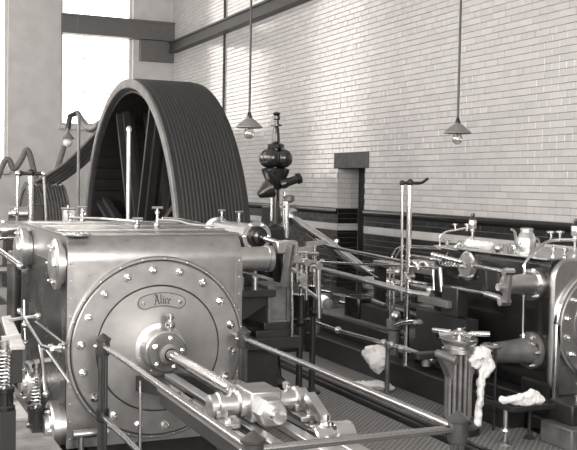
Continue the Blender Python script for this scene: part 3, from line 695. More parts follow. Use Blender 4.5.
for k in range(72):
    g = 2*math.pi*(k+.5)/72; 
    if k == 0:
        m = MB(); w = 2.235*math.pi/72*.93; m.box(WX0+.03-hubx, WX1-.03-hubx, -w, w, 2.225, 2.252); LIN = m.mesh('lining_board', WHEEL)
    o = inst('lining_board', LIN, wh, (hubx, WY, AZ), (-g, 0, 0))
MB().cyl((AX-.1,WY,AZ), (HX+.1,WY,AZ), .20, n=32).build('shaft', SATIN, wh)
for x, s in ((AX,-1),(HX,1)):
    m = MB(); m.prism([(WY-.26,AZ-.36),(WY+.26,AZ-.36),(WY+.28,AZ),(WY+.15,AZ+.78),(WY-.15,AZ+.78),(WY-.28,AZ)], 0, x-s*.22-.08, x-s*.22+.08); m.build('crank_web', IRON, wh, bevel=.02)
    MB().cyl((x-s*.22,WY,AZ+.66), (x+s*.12,WY,AZ+.66), .085, n=20).build('crank_pin', SATIN, wh)
for x, lab in ((2.35,'dark shaft bearing block between the big cylinder and the rope wheel'),(4.75,'dark shaft bearing block right of the rope wheel')):
    t = thing('shaft_bearing', lab, 'bearing', (x,WY,0))
    m = MB(); m.prism([(WY-.55,0),(WY+.55,0),(WY+.34,.62),(WY-.34,.62)], 0, x-.2, x+.2); m.build('bearing_base', IRON, t, bevel=.01)
    m = MB(); m.lathe([(.205,-.2),(.32,-.2),(.33,-.16),(.33,.16),(.32,.2),(.205,.2)], (x,WY,AZ), (1,0,0), 28); m.build('bearing_cap', IRON, t)

# second, smaller rope drum far behind, and the ropes between
RX0, RX1, RY, RR, RZ = 2.66, 3.24, 17.2, .95, .84
rd = thing('rope_drum', 'small far grooved rope drum left of the huge rope wheel', 'drum', ((RX0+RX1)/2, RY, 0))
prof = [(.05,.0),(.86,.0),(.86,-.02),(RR+.03,-.02),(RR+.03,.0)]; p2 = (RX1-RX0)/11
for k in range(11): x = k*p2; prof += [(RR,x+.006),(RR-.035,x+p2*.4),(RR-.035,x+p2*.6),(RR,x+p2-.006)]
prof += [(RR+.03,RX1-RX0),(RR+.03,RX1-RX0+.02),(.86,RX1-RX0+.02),(.05,RX1-RX0+.02)]
m = MB(); m.lathe(prof, (RX0,RY,RZ), (1,0,0), 72); m.build('drum_rim', GREYIRON, rd)
MB().cyl((RX0-.4,RY,RZ), (RX1+.4,RY,RZ), .09, n=16).build('drum_shaft', SATIN, rd)
for x in (RX0-.3, RX1+.3): m = MB(); m.prism([(RY-.3,0),(RY+.3,0),(RY+.15,RZ+.12),(RY-.15,RZ+.12)], 0, x-.08, x+.08); m.build('drum_stand', IRON, rd)
for k in range(6):
    xa = RX0+.08+k*.088; xb = WX0+.05+(k+.5)*pit
    g1 = math.radians(28); a = Vector((xa, RY-.1, RZ+RR)); b = Vector((xb, WY+ (WRAD+.03)*math.sin(math.radians(38)), AZ+(WRAD+.03)*math.cos(math.radians(38))))
    mid = (a+b)/2 - Vector((0,0,.10))
    o = MB().tube([a, mid, b], .024, 8, 8).build('drive_rope', PALEROPE)
    tag(o, 'grey driving rope from small drum up to huge flywheel, ' + ['outermost left of six', 'second from the left of six', 'third from the left of six', 'fourth from the left of six', 'fifth from the left of six', 'rightmost of six'][k], 'rope', 'driving ropes between drum and flywheel')

# ---------------- smaller cylinder at the right edge
hp = thing('steam_cylinder', 'smaller dark-flanked steam cylinder cut by the right frame edge', 'steam engine', (HX, 5.9, 0))
X0, X1, Y0, Y1, Z0, Z1 = 4.945, 5.895, 5.90, 7.60, .22, 1.293
def rounded(x0, x1, z0, z1, r, n=6):
    P = []
    for cx, cz, g0 in ((x1-r,z0+r,-90),(x1-r,z1-r,0),(x0+r,z1-r,90),(x0+r,z0+r,180)):
        for k in range(n+1): g = math.radians(g0+90*k/n); P.append((cx+r*math.cos(g), cz+r*math.sin(g)))
    return P
MB().prism(rounded(X0,X1,Z0,Z1,.05), 1, Y0+.05, Y1).build('lagging', BLACK, hp)
m = MB(); m.prism(rounded(X0-.012,X1+.012,Z0-.012,Z1+.012,.16), 1, Y0, Y0+.055); m.build('front_band', LAG, hp, bevel=.02)
m = MB(); m.box(X0-.015, X1+.015, Y0+.08, Y1+.01, Z1-.004, Z1+.012); m.build('lid_sheet', SATIN, hp, bevel=.004)
HRC = .472
m = MB(); m.lathe([(HRC,.01),(HRC,-.025),(HRC-.01,-.04),(HRC-.03,-.04),(HRC-.035,-.03),(HRC-.035,.01)], (HX,Y0,AZ), (0,1,0), 72); m.build('cover_rim', STEEL, hp)
m = MB(); m.lathe([(HRC-.037,.01),(HRC-.037,-.035),(HRC-.045,-.042),(.31,-.042),(.305,-.036),(.30,-.045),(0,-.05)], (HX,Y0,AZ), (0,1,0), 72); m.build('cover_disc', COVER, hp)
for k in range(16): g = math.radians(11+22.5*k); inst('nut', NUT, hp, (HX+.385*math.sin(g), Y0-.042, AZ+.385*math.cos(g)), (0, g, 0))
m = MB(); m.lathe([(.12,-.04),(.12,-.15),(.10,-.16),(.06,-.16),(.05,-.22),(0,-.22)], (HX,Y0,AZ), (0,1,0), 32); m.build('gland_housing', SATIN, hp)
def bonnet(y, z, r, L, r2, material):
    m = MB(); m.lathe([(r*1.5,0),(r*1.5,.03),(r*1.45,.04),(r*1.1,.045),(r*1.05,.06),(r2,L*.9),(r2*1.12,L*.91),(r2*1.12,L),(r2*.5,L+.005),(r2*.4,L+.04),(0,L+.04)], (X0,y,z), (-1,0,0), 28)
    b = m.build('valve_bonnet', material, hp)
    for k in range(6): g = math.radians(30+60*k); inst('nut', NUT_D, hp, (X0-.04, y+r*1.3*math.sin(g), z+r*1.3*math.cos(g)), TO_LEFT)
bonnet(6.12, 1.09, .085, .30, .072, SATIN); bonnet(6.14, .55, .10, .46, .078, GREYIRON)
m = MB(); m.lathe([(.13,0),(.13,.02),(.10,.025),(.10,.05),(0,.05)], (X0,7.05,1.155), (-1,0,0), 28); m.build('round_port', SATIN, hp)
for k in range(5): g = math.radians(72*k); inst('nut', NUT_D, hp, (X0-.025, 7.05+.115*math.sin(g), 1.155+.115*math.cos(g)), TO_LEFT)
a = at(464,266,X=4.84); m = MB(); m.tube([a+Vector((-.02+.0006*k, .35-.006*k, 0))+Vector((.022*math.cos(k*.9),0,.022*math.sin(k*.9))) for k in range(60)], .007, 6); m.build('coil_spring', STEEL, hp)
# foot and plinth under the front end
m = MB(); m.prism([(X0-.02,.14),(X0+.05,.14),(X0+.16,.30),(X0+.34,.36),(X1-.34,.36),(X1-.16,.30),(X1-.05,.14),(X1+.02,.14),(X1+.02,.30),(X1-.10,.42),(X0+.10,.42),(X0-.02,.30)], 1, 5.92, 6.25); m.build('arched_foot', IRON, hp)
m = MB(); m.box(X0+.0, X0+.05, 5.86, 5.90, .14, .80); m.build('front_strap', SATIN, hp, bevel=.01)
# fittings on its lid
LZ = Z1+.012
def pipe(pts, r, name='oil_pipe', material=STEEL, n=8, sm=4, parent=hp): return MB().tube(pts, r, n, sm).build(name, material, parent)
def lubricator(px, X, s=1.0):
    p = at(px, 248, X=X); x, y = p.x, p.y
    m = MB(); m.lathe([(.018,0),(.022,.02),(.012,.03),(.012,.14),(.026,.15),(.026,.17),(.012,.175)], (x,y,LZ), (0,0,1), 14); m.build('lubricator_stem', BRASS, hp)
    m = MB(); m.lathe([(.030,.17),(.036,.18),(.036,.245),(.030,.255)], (x,y,LZ), (0,0,1), 18); m.build('sight_glass', TIN, hp)
    m = MB(); m.lathe([(.034,.255),(.034,.265),(.014,.27),(.014,.285),(.022,.29),(.018,.31),(0,.315)], (x,y,LZ), (0,0,1), 14); m.build('lubricator_cap', BLACK, hp)
    return x, y
lx, ly = lubricator(472, 5.12)
lubricator(575, 5.30)
pipe([at(472,237,X=5.1), at(460,243,X=5.05), at(449,252,X=4.96), at(446,258,X=4.9)], .012)
pipe([at(471,227,X=5.1), at(450,231,X=5.05), at(444,233,X=5.02), at(440,238,X=5.0), at(440,252,X=5.0)], .009)
for px, py in ((455,231),(467,231)):
    p = at(px, py, X=5.08); m = MB(); m.cyl(p, p+Vector((0,0,.055)), .009, n=8); m.lathe([(.03,0),(.03,.012),(0,.014)], p+Vector((0,0,.055)), (0,0,1), 14); m.build('drip_valve', BRASS, hp)
pipe([at(577,240,X=5.25), at(560,240,X=5.2), at(547,242,X=5.1), at(536,251,X=4.98), at(526,262,X=4.88), at(524,272,X=4.86), at(523,310,X=4.86), at(523,337,X=4.86), at(527,342,X=4.86), at(536,345,X=4.87)], .013)
for px in (551, 560):
    p = at(px, 239, X=5.2); m = MB(); m.cyl(p, p+Vector((0,0,.05)), .010, n=8); m.lathe([(.035,0),(.035,.014),(0,.018)], p+Vector((0,0,.05)), (0,0,1), 14); m.build('drip_valve', BRASS, hp)
for px, py in ((565,252),(553,262)):
    p = at(px,py,X=5.1); p.z = LZ; m = MB(); m.lathe([(.02,0),(.02,.02),(.012,.025),(.012,.05),(.022,.055),(.022,.08),(.008,.085),(.008,.1),(0,.1)], p, (0,0,1), 12); m.build('pet_cock', BRASS, hp)
for px in (447, 462): p = at(px,250,X=4.97); p.z = LZ; cock(tuple(p), .06, hp, 1.1)
p = at(513,259,X=4.98); m = MB(); m.box(p.x-.03, p.x+.06, p.y-.05, p.y+.05, LZ, LZ+.085); m.build('oil_box', BRASS, hp, bevel=.012)
m = MB(); m.lathe([(.035,0),(.035,.03),(.02,.04),(0,.04)], (p.x-.02,p.y+.16,LZ+.03), (-1,0,0), 14); m.lathe([(.018,0),(.018,.06),(0,.06)], (p.x,p.y+.16,LZ), (0,0,1), 10); m.build('lid_cock', BRASS, hp)

# its valve gear: lever plate, long rods, eccentric rods
vr = thing('valve_gear', 'long thin bright valve rods and lever on the flank of the right cylinder', 'valve gear', (4.6, 7.5, .9))
XL = 4.56
m = MB(); a, b = at(509,268,X=XL), at(506,303,X=XL); m.bar(a, b, .04, .065); m.build('lever_plate', GREYIRON, vr, bevel=.008)
for px, py in ((510,272),(504,287),(506,302)):
    c = at(px,py,X=XL); m = MB(); m.cyl(c-Vector((.06,0,0)), c+Vector((.03,0,0)), .030, n=14); m.build('pin_boss', STEEL, vr)
def rod(pts, r, X, material=STEEL, name='rod'): return MB().tube([at(px,py,X=X) for px,py in pts], r, 10).build(name, material, vr)
rod([(474,266),(507,272)], .016, 4.62); rod([(452,288),(488,294),(505,301)], .016, 4.62)
rod([(486,294),(500,298)], .026, 4.62, SATIN, 'rod_sleeve')
rod([(316,268),(360,279),(412,293),(432,296)], .030, 4.62, SATIN)
rod([(318,262),(380,265),(440,268)], .013, 4.64); rod([(440,268),(442,292)], .018, 4.64, SATIN)
rod([(433,268),(434,290)], .012, 4.66)
rod([(316,240),(330,247),(404,262),(436,266)], .020, 4.70); rod([(330,248),(378,278)], .010, 4.72)
rod([(410,256),(440,260)], .018, 4.75)
rod([(393,262),(392,256),(396,249),(404,246),(436,247),(458,250)], .009, 4.78); rod([(396,262),(396,256),(400,250),(410,248),(440,249)], .008, 4.80)
rod([(390,262),(390,325)], .012, 4.70); rod([(394,258),(394,325)], .012, 4.70)
rod([(405,281),(428,285)], .020, 4.64)
for i, (px, py) in enumerate(((322,262),(360,279),(398,272),(404,278),(430,290),(396,316))):
    c = at(px,py,X=4.66); m = MB(); m.ball(c, .035 if i != 5 else .05, 12, 8); m.build('rod_end', SATIN, vr)
m = MB()
for k in range(9): c = at(433+k*3.4, 254.5+k*.9, X=4.72); m.ball(c, .024, 10, 6)
m.build('coil_sleeve', STEEL, vr)
for px in (414, 424): m = MB(); a = at(px,272,X=4.66); m.tube([a+Vector((0,.10*math.cos(g),.09*math.sin(g))) for g in [math.radians(20+k*20) for k in range(8)]], .018, 8); m.build('curved_link', SATIN, vr)
m = MB(); a = at(422,298,X=4.6); m.bar(a, at(452,305,X=4.6), .10, .06); m.build('rocker_shelf', GREYIRON, vr, bevel=.006)
m = MB(); a = at(455,290,X=4.66); m.box(a.x-.06, a.x+.06, a.y-.12, a.y+.12, a.z-.22, a.z+.03); m.build('rocker_box', IRON, vr, bevel=.01)
m = MB(); a = at(440,318,X=4.66); m.box(4.62, 4.74, 6.6, 7.4, .28, .74); m.build('gear_standard', IRON, vr)

# ---------------- bed, guides, crosshead and connecting rod of the right engine
bd = thing('engine_bed', 'long low dark bed with dusty top running back under the right engine', 'engine bed', (HX, 9, 0))
m = MB(); m.box(4.74, 6.15, 7.62, 10.2, 0, .42); m.build('bed_casting', IRON, bd, bevel=.02)
MB().box(4.78, 6.10, 7.66, 10.15, .42, .425).build('bed_top', DUSTY, bd)
m = MB(); m.box(5.0, 6.15, 10.2, 13.0, 0, .42); m.build('bed_casting', IRON, bd, bevel=.02)
m = MB(); m.box(4.74, 6.20, 5.55, 7.62, 0, .10); m.box(4.80, 6.15, 5.75, 7.62, .10, .22); m.build('bed_foot', IRON, bd, bevel=.012)
for x in (HX-.24, HX+.24):
    for z, ye in ((.50, 10.1), (.98, 9.1)): m = MB(); m.box(x-.06, x+.06, 7.62, ye, z, z+.06); m.build('guide_bar', SATIN, bd, bevel=.006)
    for y in (9.04,): m = MB(); m.box(x-.06, x+.06, y-.05, y+.05, .42, .50); m.box(x-.06, x+.06, y-.03, y+.03, .56, .98); m.build('guide_post', IRON, bd)
m = MB(); m.box(4.86, 4.98, 8.2, 8.9, .425, .60); m.build('lug', IRON, bd, bevel=.01)
cr = thing('connecting_rod', 'thick polished connecting rod slanting down from the wheel towards the right engine', 'rod', (HX, 10.8, .6))
a, b = Vector((HX, 9.46, AZ)), Vector((HX, 12.10, AZ+.66))
d = b-a; L = d.length
m = MB(); m.lathe([(0,0),(.05,0),(.054,.2),(.074,L*.5),(.060,L-.18),(.05,L),(0,L)], a, d, 28); m.build('rod', STEEL, cr)
m = MB(); m.bar(a-d.normalized()*.08, a+d.normalized()*.16, .17, .19); m.build('small_end', SATIN, cr, bevel=.015)
m = MB(); m.bar(b-d.normalized()*.16, b+d.normalized()*.12, .17, .22); m.build('big_end', SATIN, cr, bevel=.015)
m = MB(); m.lathe([(.02,0),(.02,.03),(.035,.04),(.03,.07),(0,.08)], a+d*.42+Vector((0,0,.06)), (0,0,1), 14); m.build('oil_cup', BRASS, cr)
ch = thing('crosshead', 'bright crosshead block at the lower end of the polished connecting rod', 'crosshead', (HX, 9.4, .5))
m = MB(); m.box(HX-.16, HX-.10, 9.22, 9.58, .60, .90); m.box(HX+.10, HX+.16, 9.22, 9.58, .60, .90); m.box(HX-.16, HX+.16, 9.14, 9.26, .62, .90); m.build('block', STEEL, ch, bevel=.012)
m = MB(); m.box(HX-.30, HX+.30, 9.2, 9.64, .56, .60); m.build('slipper', SATIN, ch)
MB().cyl((HX,9.2,AZ), (HX,7.6,AZ), .05, n=16).build('piston_rod', STEEL, ch)
MB().cyl((HX-.22,9.44,AZ), (HX+.22,9.44,AZ), .06, n=18).build('gudgeon_pin', SATIN, ch)
# bed behind the large cylinder
bd2 = thing('engine_bed', 'dark bed running back behind the big cylinder to the wheel shaft', 'engine bed', (AX, 9.5, 0))
m = MB(); m.box(1.25, 2.15, 7.97, 11.2, 0, .42); m.box(1.55, 2.0, 11.2, 13.0, 0, .42); m.build('bed_casting', IRON, bd2, bevel=.02)
MB().cyl((AX,7.95,AZ), (AX,9.6,AZ), .05, n=16).build('piston_rod', STEEL, bd2)
m = MB(); m.box(AX-.25, AX+.25, 8.05, 10.1, .50, .56); m.box(AX-.25, AX+.25, 8.05, 10.1, .98, 1.04); m.box(AX-.25,AX+.25,9.9,10.1,.42,.98); m.build('guide_bar', SATIN, bd2)

# ---------------- lever stands and guard posts
def lever_stand(base, top_z, name_label):
    x, y, z0 = base
    t = thing('lever_stand', name_label, 'lever stand', (x, y, z0))
    m = MB(); m.lathe([(0,0),(.06,0),(.06,.03),(.026,.05),(.024,top_z-z0-.02),(0,top_z-z0-.02)], (x,y,z0), (0,0,1), 14); m.build('column', STEEL, t)
    m = MB(); m.cyl((x-.085,y,top_z), (x+.10,y,top_z), .016, n=10); m.ball((x,y,top_z+.005), .034, 12, 8); m.ball((x-.085,y,top_z), .026, 10, 6); m.build('cross_bar', IRON, t)
    return t, x, y, z0
t, x, y, z0 = lever_stand((4.62, 7.55, 0.0), 1.885, 'thin lever stand with a crank handle standing against the white wall')
MB().tube([(x-.085,y,1.88),(x-.06,y,.80)], .013, 8).build('side_rod', STEEL, t)
MB().tube([(x+.09,y,1.885),(x+.13,y,1.89),(x+.19,y,1.93)], .014, 8).build('crank_handle', IRON, t)
m = MB(); m.cyl((x-.05,y,1.02),(x+.05,y,1.02),.045,n=14); m.build('clamp', SATIN, t)
t, x, y, z0 = lever_stand((1.31, 8.25, 0), 1.905, 'white lever stand with a cross bar behind the big cylinder at far left')
MB().tube([(x-.105,y,1.905),(x-.115,y,1.30)], .012, 8).build('side_rod', STEEL, t); MB().tube([(x+.105,y,1.905),(x+.14,y,1.30)], .012, 8).build('side_rod', STEEL, t)
for s in (-1, 1): m = MB(); m.ball((x+s*.105,y,1.905), .026, 10, 6); m.cyl((x,y,1.905), (x+s*.105,y,1.905), .014, n=8); m.build('bar_knob', STEEL, t)

def guard_post(x, y, h, r, label, material):
    t = thing('guard_post', label, 'post', (x, y, 0))
    m = MB(); m.lathe([(0,0),(r*1.1,0),(r,.1),(r,h-.04),(0,h-.04)], (x,y,0), (0,0,1), 12); m.build('shaft', material, t)
    m = MB(); m.lathe([(0,0),(r*3,0),(r*3,.03),(r*1.2,.06),(0,.06)], (x,y,0), (0,0,1), 16); m.build('foot', IRON, t)
    m = MB(); m.lathe([(r*1.3,h-.05),(r*1.3,h-.02),(r*.6,h),(0,h)], (x,y,0), (0,0,1), 12); m.build('tip', material, t)
p = at(128, 222, Y=9.0); guard_post(p.x, 9.0, at(128,126,Y=9.0).z, .019, 'pale round post standing in front of the huge rope wheel', SATIN)
p = at(78, 222, Y=9.4); guard_post(p.x, 9.4, at(78,114,Y=9.4).z, .015, 'thin grey post left of the huge wheel, before the window', GREYIRON)
# small stand with pale plates behind the lid
ts = thing('valve_post', 'short post with a small cross handle behind the lid, left of the wheel', 'valve', (1.62, 8.3, 0))
c = at(68, 224, Y=8.3); zt = at(68, 210, Y=8.3).z
MB().box(c.x-.045, c.x-.008, 8.27, 8.33, 0, zt).build('cheek', SATIN, ts); MB().box(c.x+.008, c.x+.045, 8.27, 8.33, 0, zt).build('cheek', SATIN, ts)
m = MB(); m.cyl((c.x-.06,8.3,zt+.012), (c.x+.06,8.3,zt+.012), .012, n=8); m.lathe([(.012,0),(.012,.03),(0,.03)], (c.x,8.3,zt+.012), (0,0,1), 8); m.build('cross_handle', BRASS, ts)
ts2 = thing('oil_tap', 'two small brass taps behind the lid beside the thin grey post', 'tap', (1.9, 8.3, 1.4))
for px in (82, 85):
    c = at(px, 222, Y=8.3); m = MB(); m.lathe([(.010,-.8),(.010,.05),(.018,.06),(.012,.075),(.014,.085),(0,.10)], c, (0,0,1), 10); m.build('tap', BRASS, ts2)

# ---------------- long oil pipe and low kerbs between the engines
lp = thing('long_pipe', 'long thin bright pipe at knee height between rag and engine bed', 'pipe', (4.2, 8, .4))
XP = 4.30
MB().tube([at(300,317,X=XP), at(340,331,X=XP), at(385,343,X=XP), at(400,347,X=XP)], .018, 10).build('pipe', STEEL, lp)
MB().tube([at(400,347,X=XP), at(425,356,X=XP), at(434,361,X=XP)], .022, 10).build('pipe', SATIN, lp)
for px, py in ((338,330),(384,343),(392,345),(402,349)):
    c = at(px,py,X=XP); m = MB(); m.ball(c, .036, 12, 8); m.build('coupling', SATIN, lp)
for px, py in ((312,321),(388,344)):
    c = at(px,py,X=XP); MB().cyl((c.x,c.y,0), (c.x,c.y,c.z), .022, n=12).build('support', GREYIRON, lp)
kb = MB().box(4.50, 4.70, 5.9, 9.5, 0, .22).build('kerb', IRON, bevel=.012); tag(kb, 'low dark kerb along the right engine bed behind the rags', 'kerb')
kb2 = MB().box(3.2, 4.45, 9.52, 9.64, -.012, .30).build('pit_kerb', IRON, bevel=.012); tag(kb2, 'dark kerb across the edge of the wheel pit', 'kerb')
for px in (313, 336):
    c = at(px, 352, Y=9.45); o = MB().cyl((c.x,9.4,0), (c.x,9.4,.42), .05, n=14).build('pit_stanchion', GREYIRON); tag(o, 'left short iron stanchion at the wheel pit kerb' if px == 313 else 'right short iron stanchion at the wheel pit kerb', 'stanchion')

# small gear standing on and beside the bed of the right engine
sp = thing('small_gear', 'cluster of small bright sleeves and bars on the near end of the long bed', 'valve gear', (4.9, 9.9, .425))
for px, py, dx, r in ((322,301,.16,.085),(327,303,.10,.06),(362,314,.10,.06)):
    c = at(px, py, X=4.95); m = MB(); m.lathe([(r*.9,0),(r,.01),(r,dx*.4),(r*.8,dx*.42),(r*.8,dx*.6),(r,dx*.62),(r,dx),(0,dx+.01)], c, (-.35,-.94,0), 22); m.build('sleeve', SATIN if r > .07 else GREYIRON, sp)
for a, b, r in (((341,303),(384,314),.030),((312,289),(331,293),.022),((373,301),(386,306),.028),((311,319),(318,321),.03)):
    MB().tube([at(*a, X=4.9), at(*b, X=4.9)], r, 10).build('bar', STEEL, sp)
c = at(361, 301, X=4.95); m = MB(); m.box(c.x-.12, c.x+.12, c.y-.16, c.y+.16, .425, c.z+.05); m.build('cover_box', BLACK, sp, bevel=.015)
for px, py in ((322,301),(362,314)):
    c = at(px, py, X=4.95); m = MB(); m.box(c.x-.06, c.x+.06, c.y-.05, c.y+.05, .2, c.z); m.build('sleeve_foot', IRON, sp)
vp = thing('upright_valve', 'small dark upright valve with bright spindle on the bed, below the lever stand', 'valve', (4.66, 7.9, 0))
c = at(395, 320, X=4.72); m = MB(); m.lathe([(0,0),(.10,0),(.10,.04),(.06,.06),(.06,c.z-.10),(.085,c.z-.08),(.085,c.z),(.03,c.z+.02),(.03,c.z+.10),(0,c.z+.10)], (c.x,c.y,0), (0,0,1), 22); m.build('valve_body', GREYIRON, vp)
MB().tube([at(396,326,X=4.6), at(404,323,X=4.6), at(415,322,X=4.6)], .022, 10).build('spindle', STEEL, vp)

# ---------------- fluted valve pedestal with handles
pd = thing('valve_pedestal', 'fluted grey valve pedestal with a bowl and spoked handles on top', 'pedestal', (3.98, 5.72, 0))
c = at(457, 432, Z=0); PX, PY = c.x, c.y
pz = lambda py: at(457, py, Y=PY).z
MB().cyl((PX,PY,.10), (PX,PY,pz(352)), .088, n=28).build('column', IRON, pd)
m = MB()
for k in range(14): g = 2*math.pi*(k+.5)/14; m.tube([(PX+.090*math.cos(g), PY+.090*math.sin(g), .12), (PX+.090*math.cos(g), PY+.090*math.sin(g), pz(353))], .0145, 8)
m.build('fluting', FLUTE, pd)
m = MB(); m.lathe([(0,0),(.17,0),(.17,.05),(.12,.08),(.105,.12),(0,.12)], (PX,PY,0), (0,0,1), 28); m.build('base', IRON, pd)
m = MB(); m.lathe([(.10,pz(354)),(.13,pz(352)),(.13,pz(348)),(.10,pz(347)),(.12,pz(345)),(.138,pz(341)),(.138,pz(339)),(.12,pz(338.5)),(.11,pz(341)),(0,pz(341))], (PX,PY,0), (0,0,1), 32); m.build('bowl', SATIN, pd)
m = MB(); m.lathe([(.035,pz(341)),(.03,pz(335)),(.05,pz(334)),(.05,pz(331)),(.025,pz(330)),(.02,pz(328)),(0,pz(327.5))], (PX,PY,0), (0,0,1), 20); m.build('handle_hub', SATIN, pd)
for k in range(5):
    g = math.radians(190+72*k); z = pz(333.5); d = Vector((math.cos(g), math.sin(g), 0)); c = Vector((PX,PY,z))
    m = MB(); m.tube([c+d*.03, c+d*.09], .012, 10); m.tube([c+d*.08, c+d*.225], .021, 12); m.build('handle_bar', STEEL, pd)
m = MB(); m.tube([at(437,353,Y=PY-.12), at(457,361,Y=PY-.28)], .030, 16); m.build('pipe_stub', GREYIRON, pd)
for s in (-1, 1):
    m = MB(); zt_, zb_ = pz(352), pz(378); P = [(PX+s*.06, zb_-.1), (PX+s*.09, zb_), (PX+s*.14, pz(364)), (PX+s*.19, pz(356)), (PX+s*.19, zt_), (PX+s*.05, zt_)]
    m.prism(P, 1, PY-.045, PY+.045); m.build('side_bracket', FLUTE, pd)
m = MB(); a = at(440,356,Y=PY+.1); m.box(a.x-.25, a.x+.05, PY+.02, PY+.12, pz(358), pz(352)); m.build('link_plate', IRON, pd, bevel=.006)
m = MB(); a = at(426,358,Y=PY+.07); m.cyl(a-Vector((0,0,.06)), a+Vector((0,0,.035)), .032, n=14); m.build('link_boss', GREYIRON, pd)
c = at(491,346,Y=PY+.1); m = MB(); N = 24; m.tube([c+Vector((.075*math.cos(2*math.pi*k/N), .075*math.sin(2*math.pi*k/N), 0)) for k in range(N+1)], .010, 8)
for k in range(3): g = math.radians(60*k); m.tube([c+Vector((.07*math.cos(g),.07*math.sin(g),0)), c-Vector((.07*math.cos(g),.07*math.sin(g),0))], .006, 6)
m.cyl(c-Vector((0,0,.16)), c+Vector((0,0,.01)), .014, n=10); m.build('small_handwheel', SATIN, pd)
a = at(496,366,Y=PY+.1); m = MB(); m.cyl(c-Vector((0,0,.16)), c-Vector((.1,0,.16)), .02, n=10); m.lathe([(.05,0),(.07,.01),(.07,.04),(.05,.05),(.05,.09),(.065,.1),(.065,.12),(0,.12)], c-Vector((-.0,-.05,.20)), (0,1,0), 20); m.build('side_valve', GREYIRON, pd)
MB().tube([(PX+.30,PY-.05,pz(350)), (PX+.30,PY-.05,0)], .012, 8).build('thin_rod', IRON, pd)
MB().tube([(PX+.08,PY-.05,pz(354)), (PX+.30,PY-.05,pz(354))], .012, 8).build('rag_hook', IRON, pd)

# ---------------- white cotton rags
def rag(mb, path, widths, amp, seed, n=12, flat=1.0):
    """crumpled bundle of cloth along a path"""
    rnd = random.Random(seed); P = [Vector(p) for p in path]; Q = []; Wd = []
    for i in range(len(P)-1):
        for k in range(5): Q.append(P[i].lerp(P[i+1], k/5)); Wd.append(widths[i]+(widths[i+1]-widths[i])*k/5)
    Q.append(P[-1]); Wd.append(widths[-1]); vs = []; fs = []; a = None
    for i, p in enumerate(Q):
        d = (Q[min(i+1,len(Q)-1)]-Q[max(i-1,0)]).normalized(); a = (a-d*a.dot(d)).normalized() if a is not None else (d.orthogonal().normalized() if abs(d.z) > .7 else Vector((0,0,1)))
        b = d.cross(a); e = .35 if i in (0, len(Q)-1) else 1
        for k in range(n):
            g = 2*math.pi*k/n; r = Wd[i]*e*(1+amp*(.55*rnd.uniform(-1,1)+.5*math.sin(3*g+.35*i+seed)))
            vs.append(p + a*math.cos(g)*r*flat + b*math.sin(g)*r)
    for i in range(len(Q)-1):
        for k in range(n): fs.append((i*n+k, i*n+(k+1)%n, (i+1)*n+(k+1)%n, (i+1)*n+k))
    fs += [tuple(range(n))[::-1], tuple((len(Q)-1)*n+k for k in range(n))]
    return mb.add(vs, fs)
CRUMPLE = bpy.data.textures.new('crumple', 'CLOUDS'); CRUMPLE.noise_scale = .055; CRUMPLE.noise_depth = 2
def rag_obj(m, label, cat='rag'):
    o = m.build('cotton_rag', CLOTH); s = o.modifiers.new('smooth', 'SUBSURF'); s.levels = 2; s.render_levels = 2; d = o.modifiers.new('crumple', 'DISPLACE'); d.texture = CRUMPLE; d.strength = .040; d.mid_level = .5
    return tag(o, label, cat)
YR = PY-.08
m = MB(); rag(m, [at(479,346,Y=YR), at(478,352,Y=YR), at(474,359,Y=YR), at(479,368,Y=YR)], [.045,.055,.05,.03], .3, 1)
rag(m, [at(479,347,Y=YR), at(484,356,Y=YR), at(487,365,Y=YR), at(481,378,Y=YR), at(480,400,Y=YR), at(478,418,Y=YR), at(477,427,Y=YR)], [.045,.055,.06,.032,.030,.030,.026], .25, 2)
rag_obj(m, 'long white rag hanging straight down beside the fluted pedestal')
m = MB(); rag(m, [at(364,354,X=XP), at(372,352,X=XP), at(380,352,X=XP), at(388,357,X=XP)], [.04,.07,.07,.04], .3, 3)
rag(m, [at(376,354,X=XP-.03), at(377,362,X=XP-.05), at(378,369,X=XP-.03), at(378,373,X=XP-.02)], [.09,.10,.05,.015], .3, 4)
rag_obj(m, 'white rag bunched over the long pipe above the floor')
c = [at(px,py,Z=.035) for px,py in ((353,383),(362,384),(374,384),(384,386),(393,389))]
m = MB(); rag(m, c, [.05,.05,.07,.07,.04], .35, 5, flat=.5); rag_obj(m, 'white rag lying flat on the chequered iron floor')
c = [at(px,py,X=5.1) for px,py in ((467,249),(474,248),(483,247),(491,248))]
for v in c: v.z = LZ + .035
m = MB(); rag(m, c, [.06,.075,.07,.05], .3, 6, flat=.5); rag_obj(m, 'white rag heaped on top of the right cylinder')
# tray on a thin leg with a rag
ty = thing('drip_tray', 'flat dark tray on a thin leg beside the plinth of the right cylinder', 'tray', (4.35, 5.6, 0))
TY = 5.55; a, b = at(499,404,Y=TY), at(549,409,Y=TY); zt = (a.z+b.z)/2+.03; a.x += .03; b.x -= .05
m = MB(); m.box(a.x, b.x, TY-.12, TY+.20, zt-.03, zt-.015); m.box(a.x, b.x, TY-.13, TY-.118, zt-.03, zt+.005); m.box(a.x-.012, a.x, TY-.12, TY+.2, zt-.03, zt+.005); m.build('pan', IRON, ty, bevel=.003)
lg = at(506,408,Y=TY); m = MB(); m.lathe([(0,0),(.05,0),(.05,.015),(.014,.03),(.014,.09),(.035,.10),(.03,.12),(.017,.125),(.017,zt-.03),(0,zt-.03)], (lg.x,TY,0), (0,0,1), 14); m.build('leg', SATIN, ty)
m = MB(); m.lathe([(0,0),(.05,0),(.014,.03),(.014,zt-.03),(0,zt-.03)], (b.x-.06,TY+.08,0), (0,0,1), 12); m.build('leg', IRON, ty)
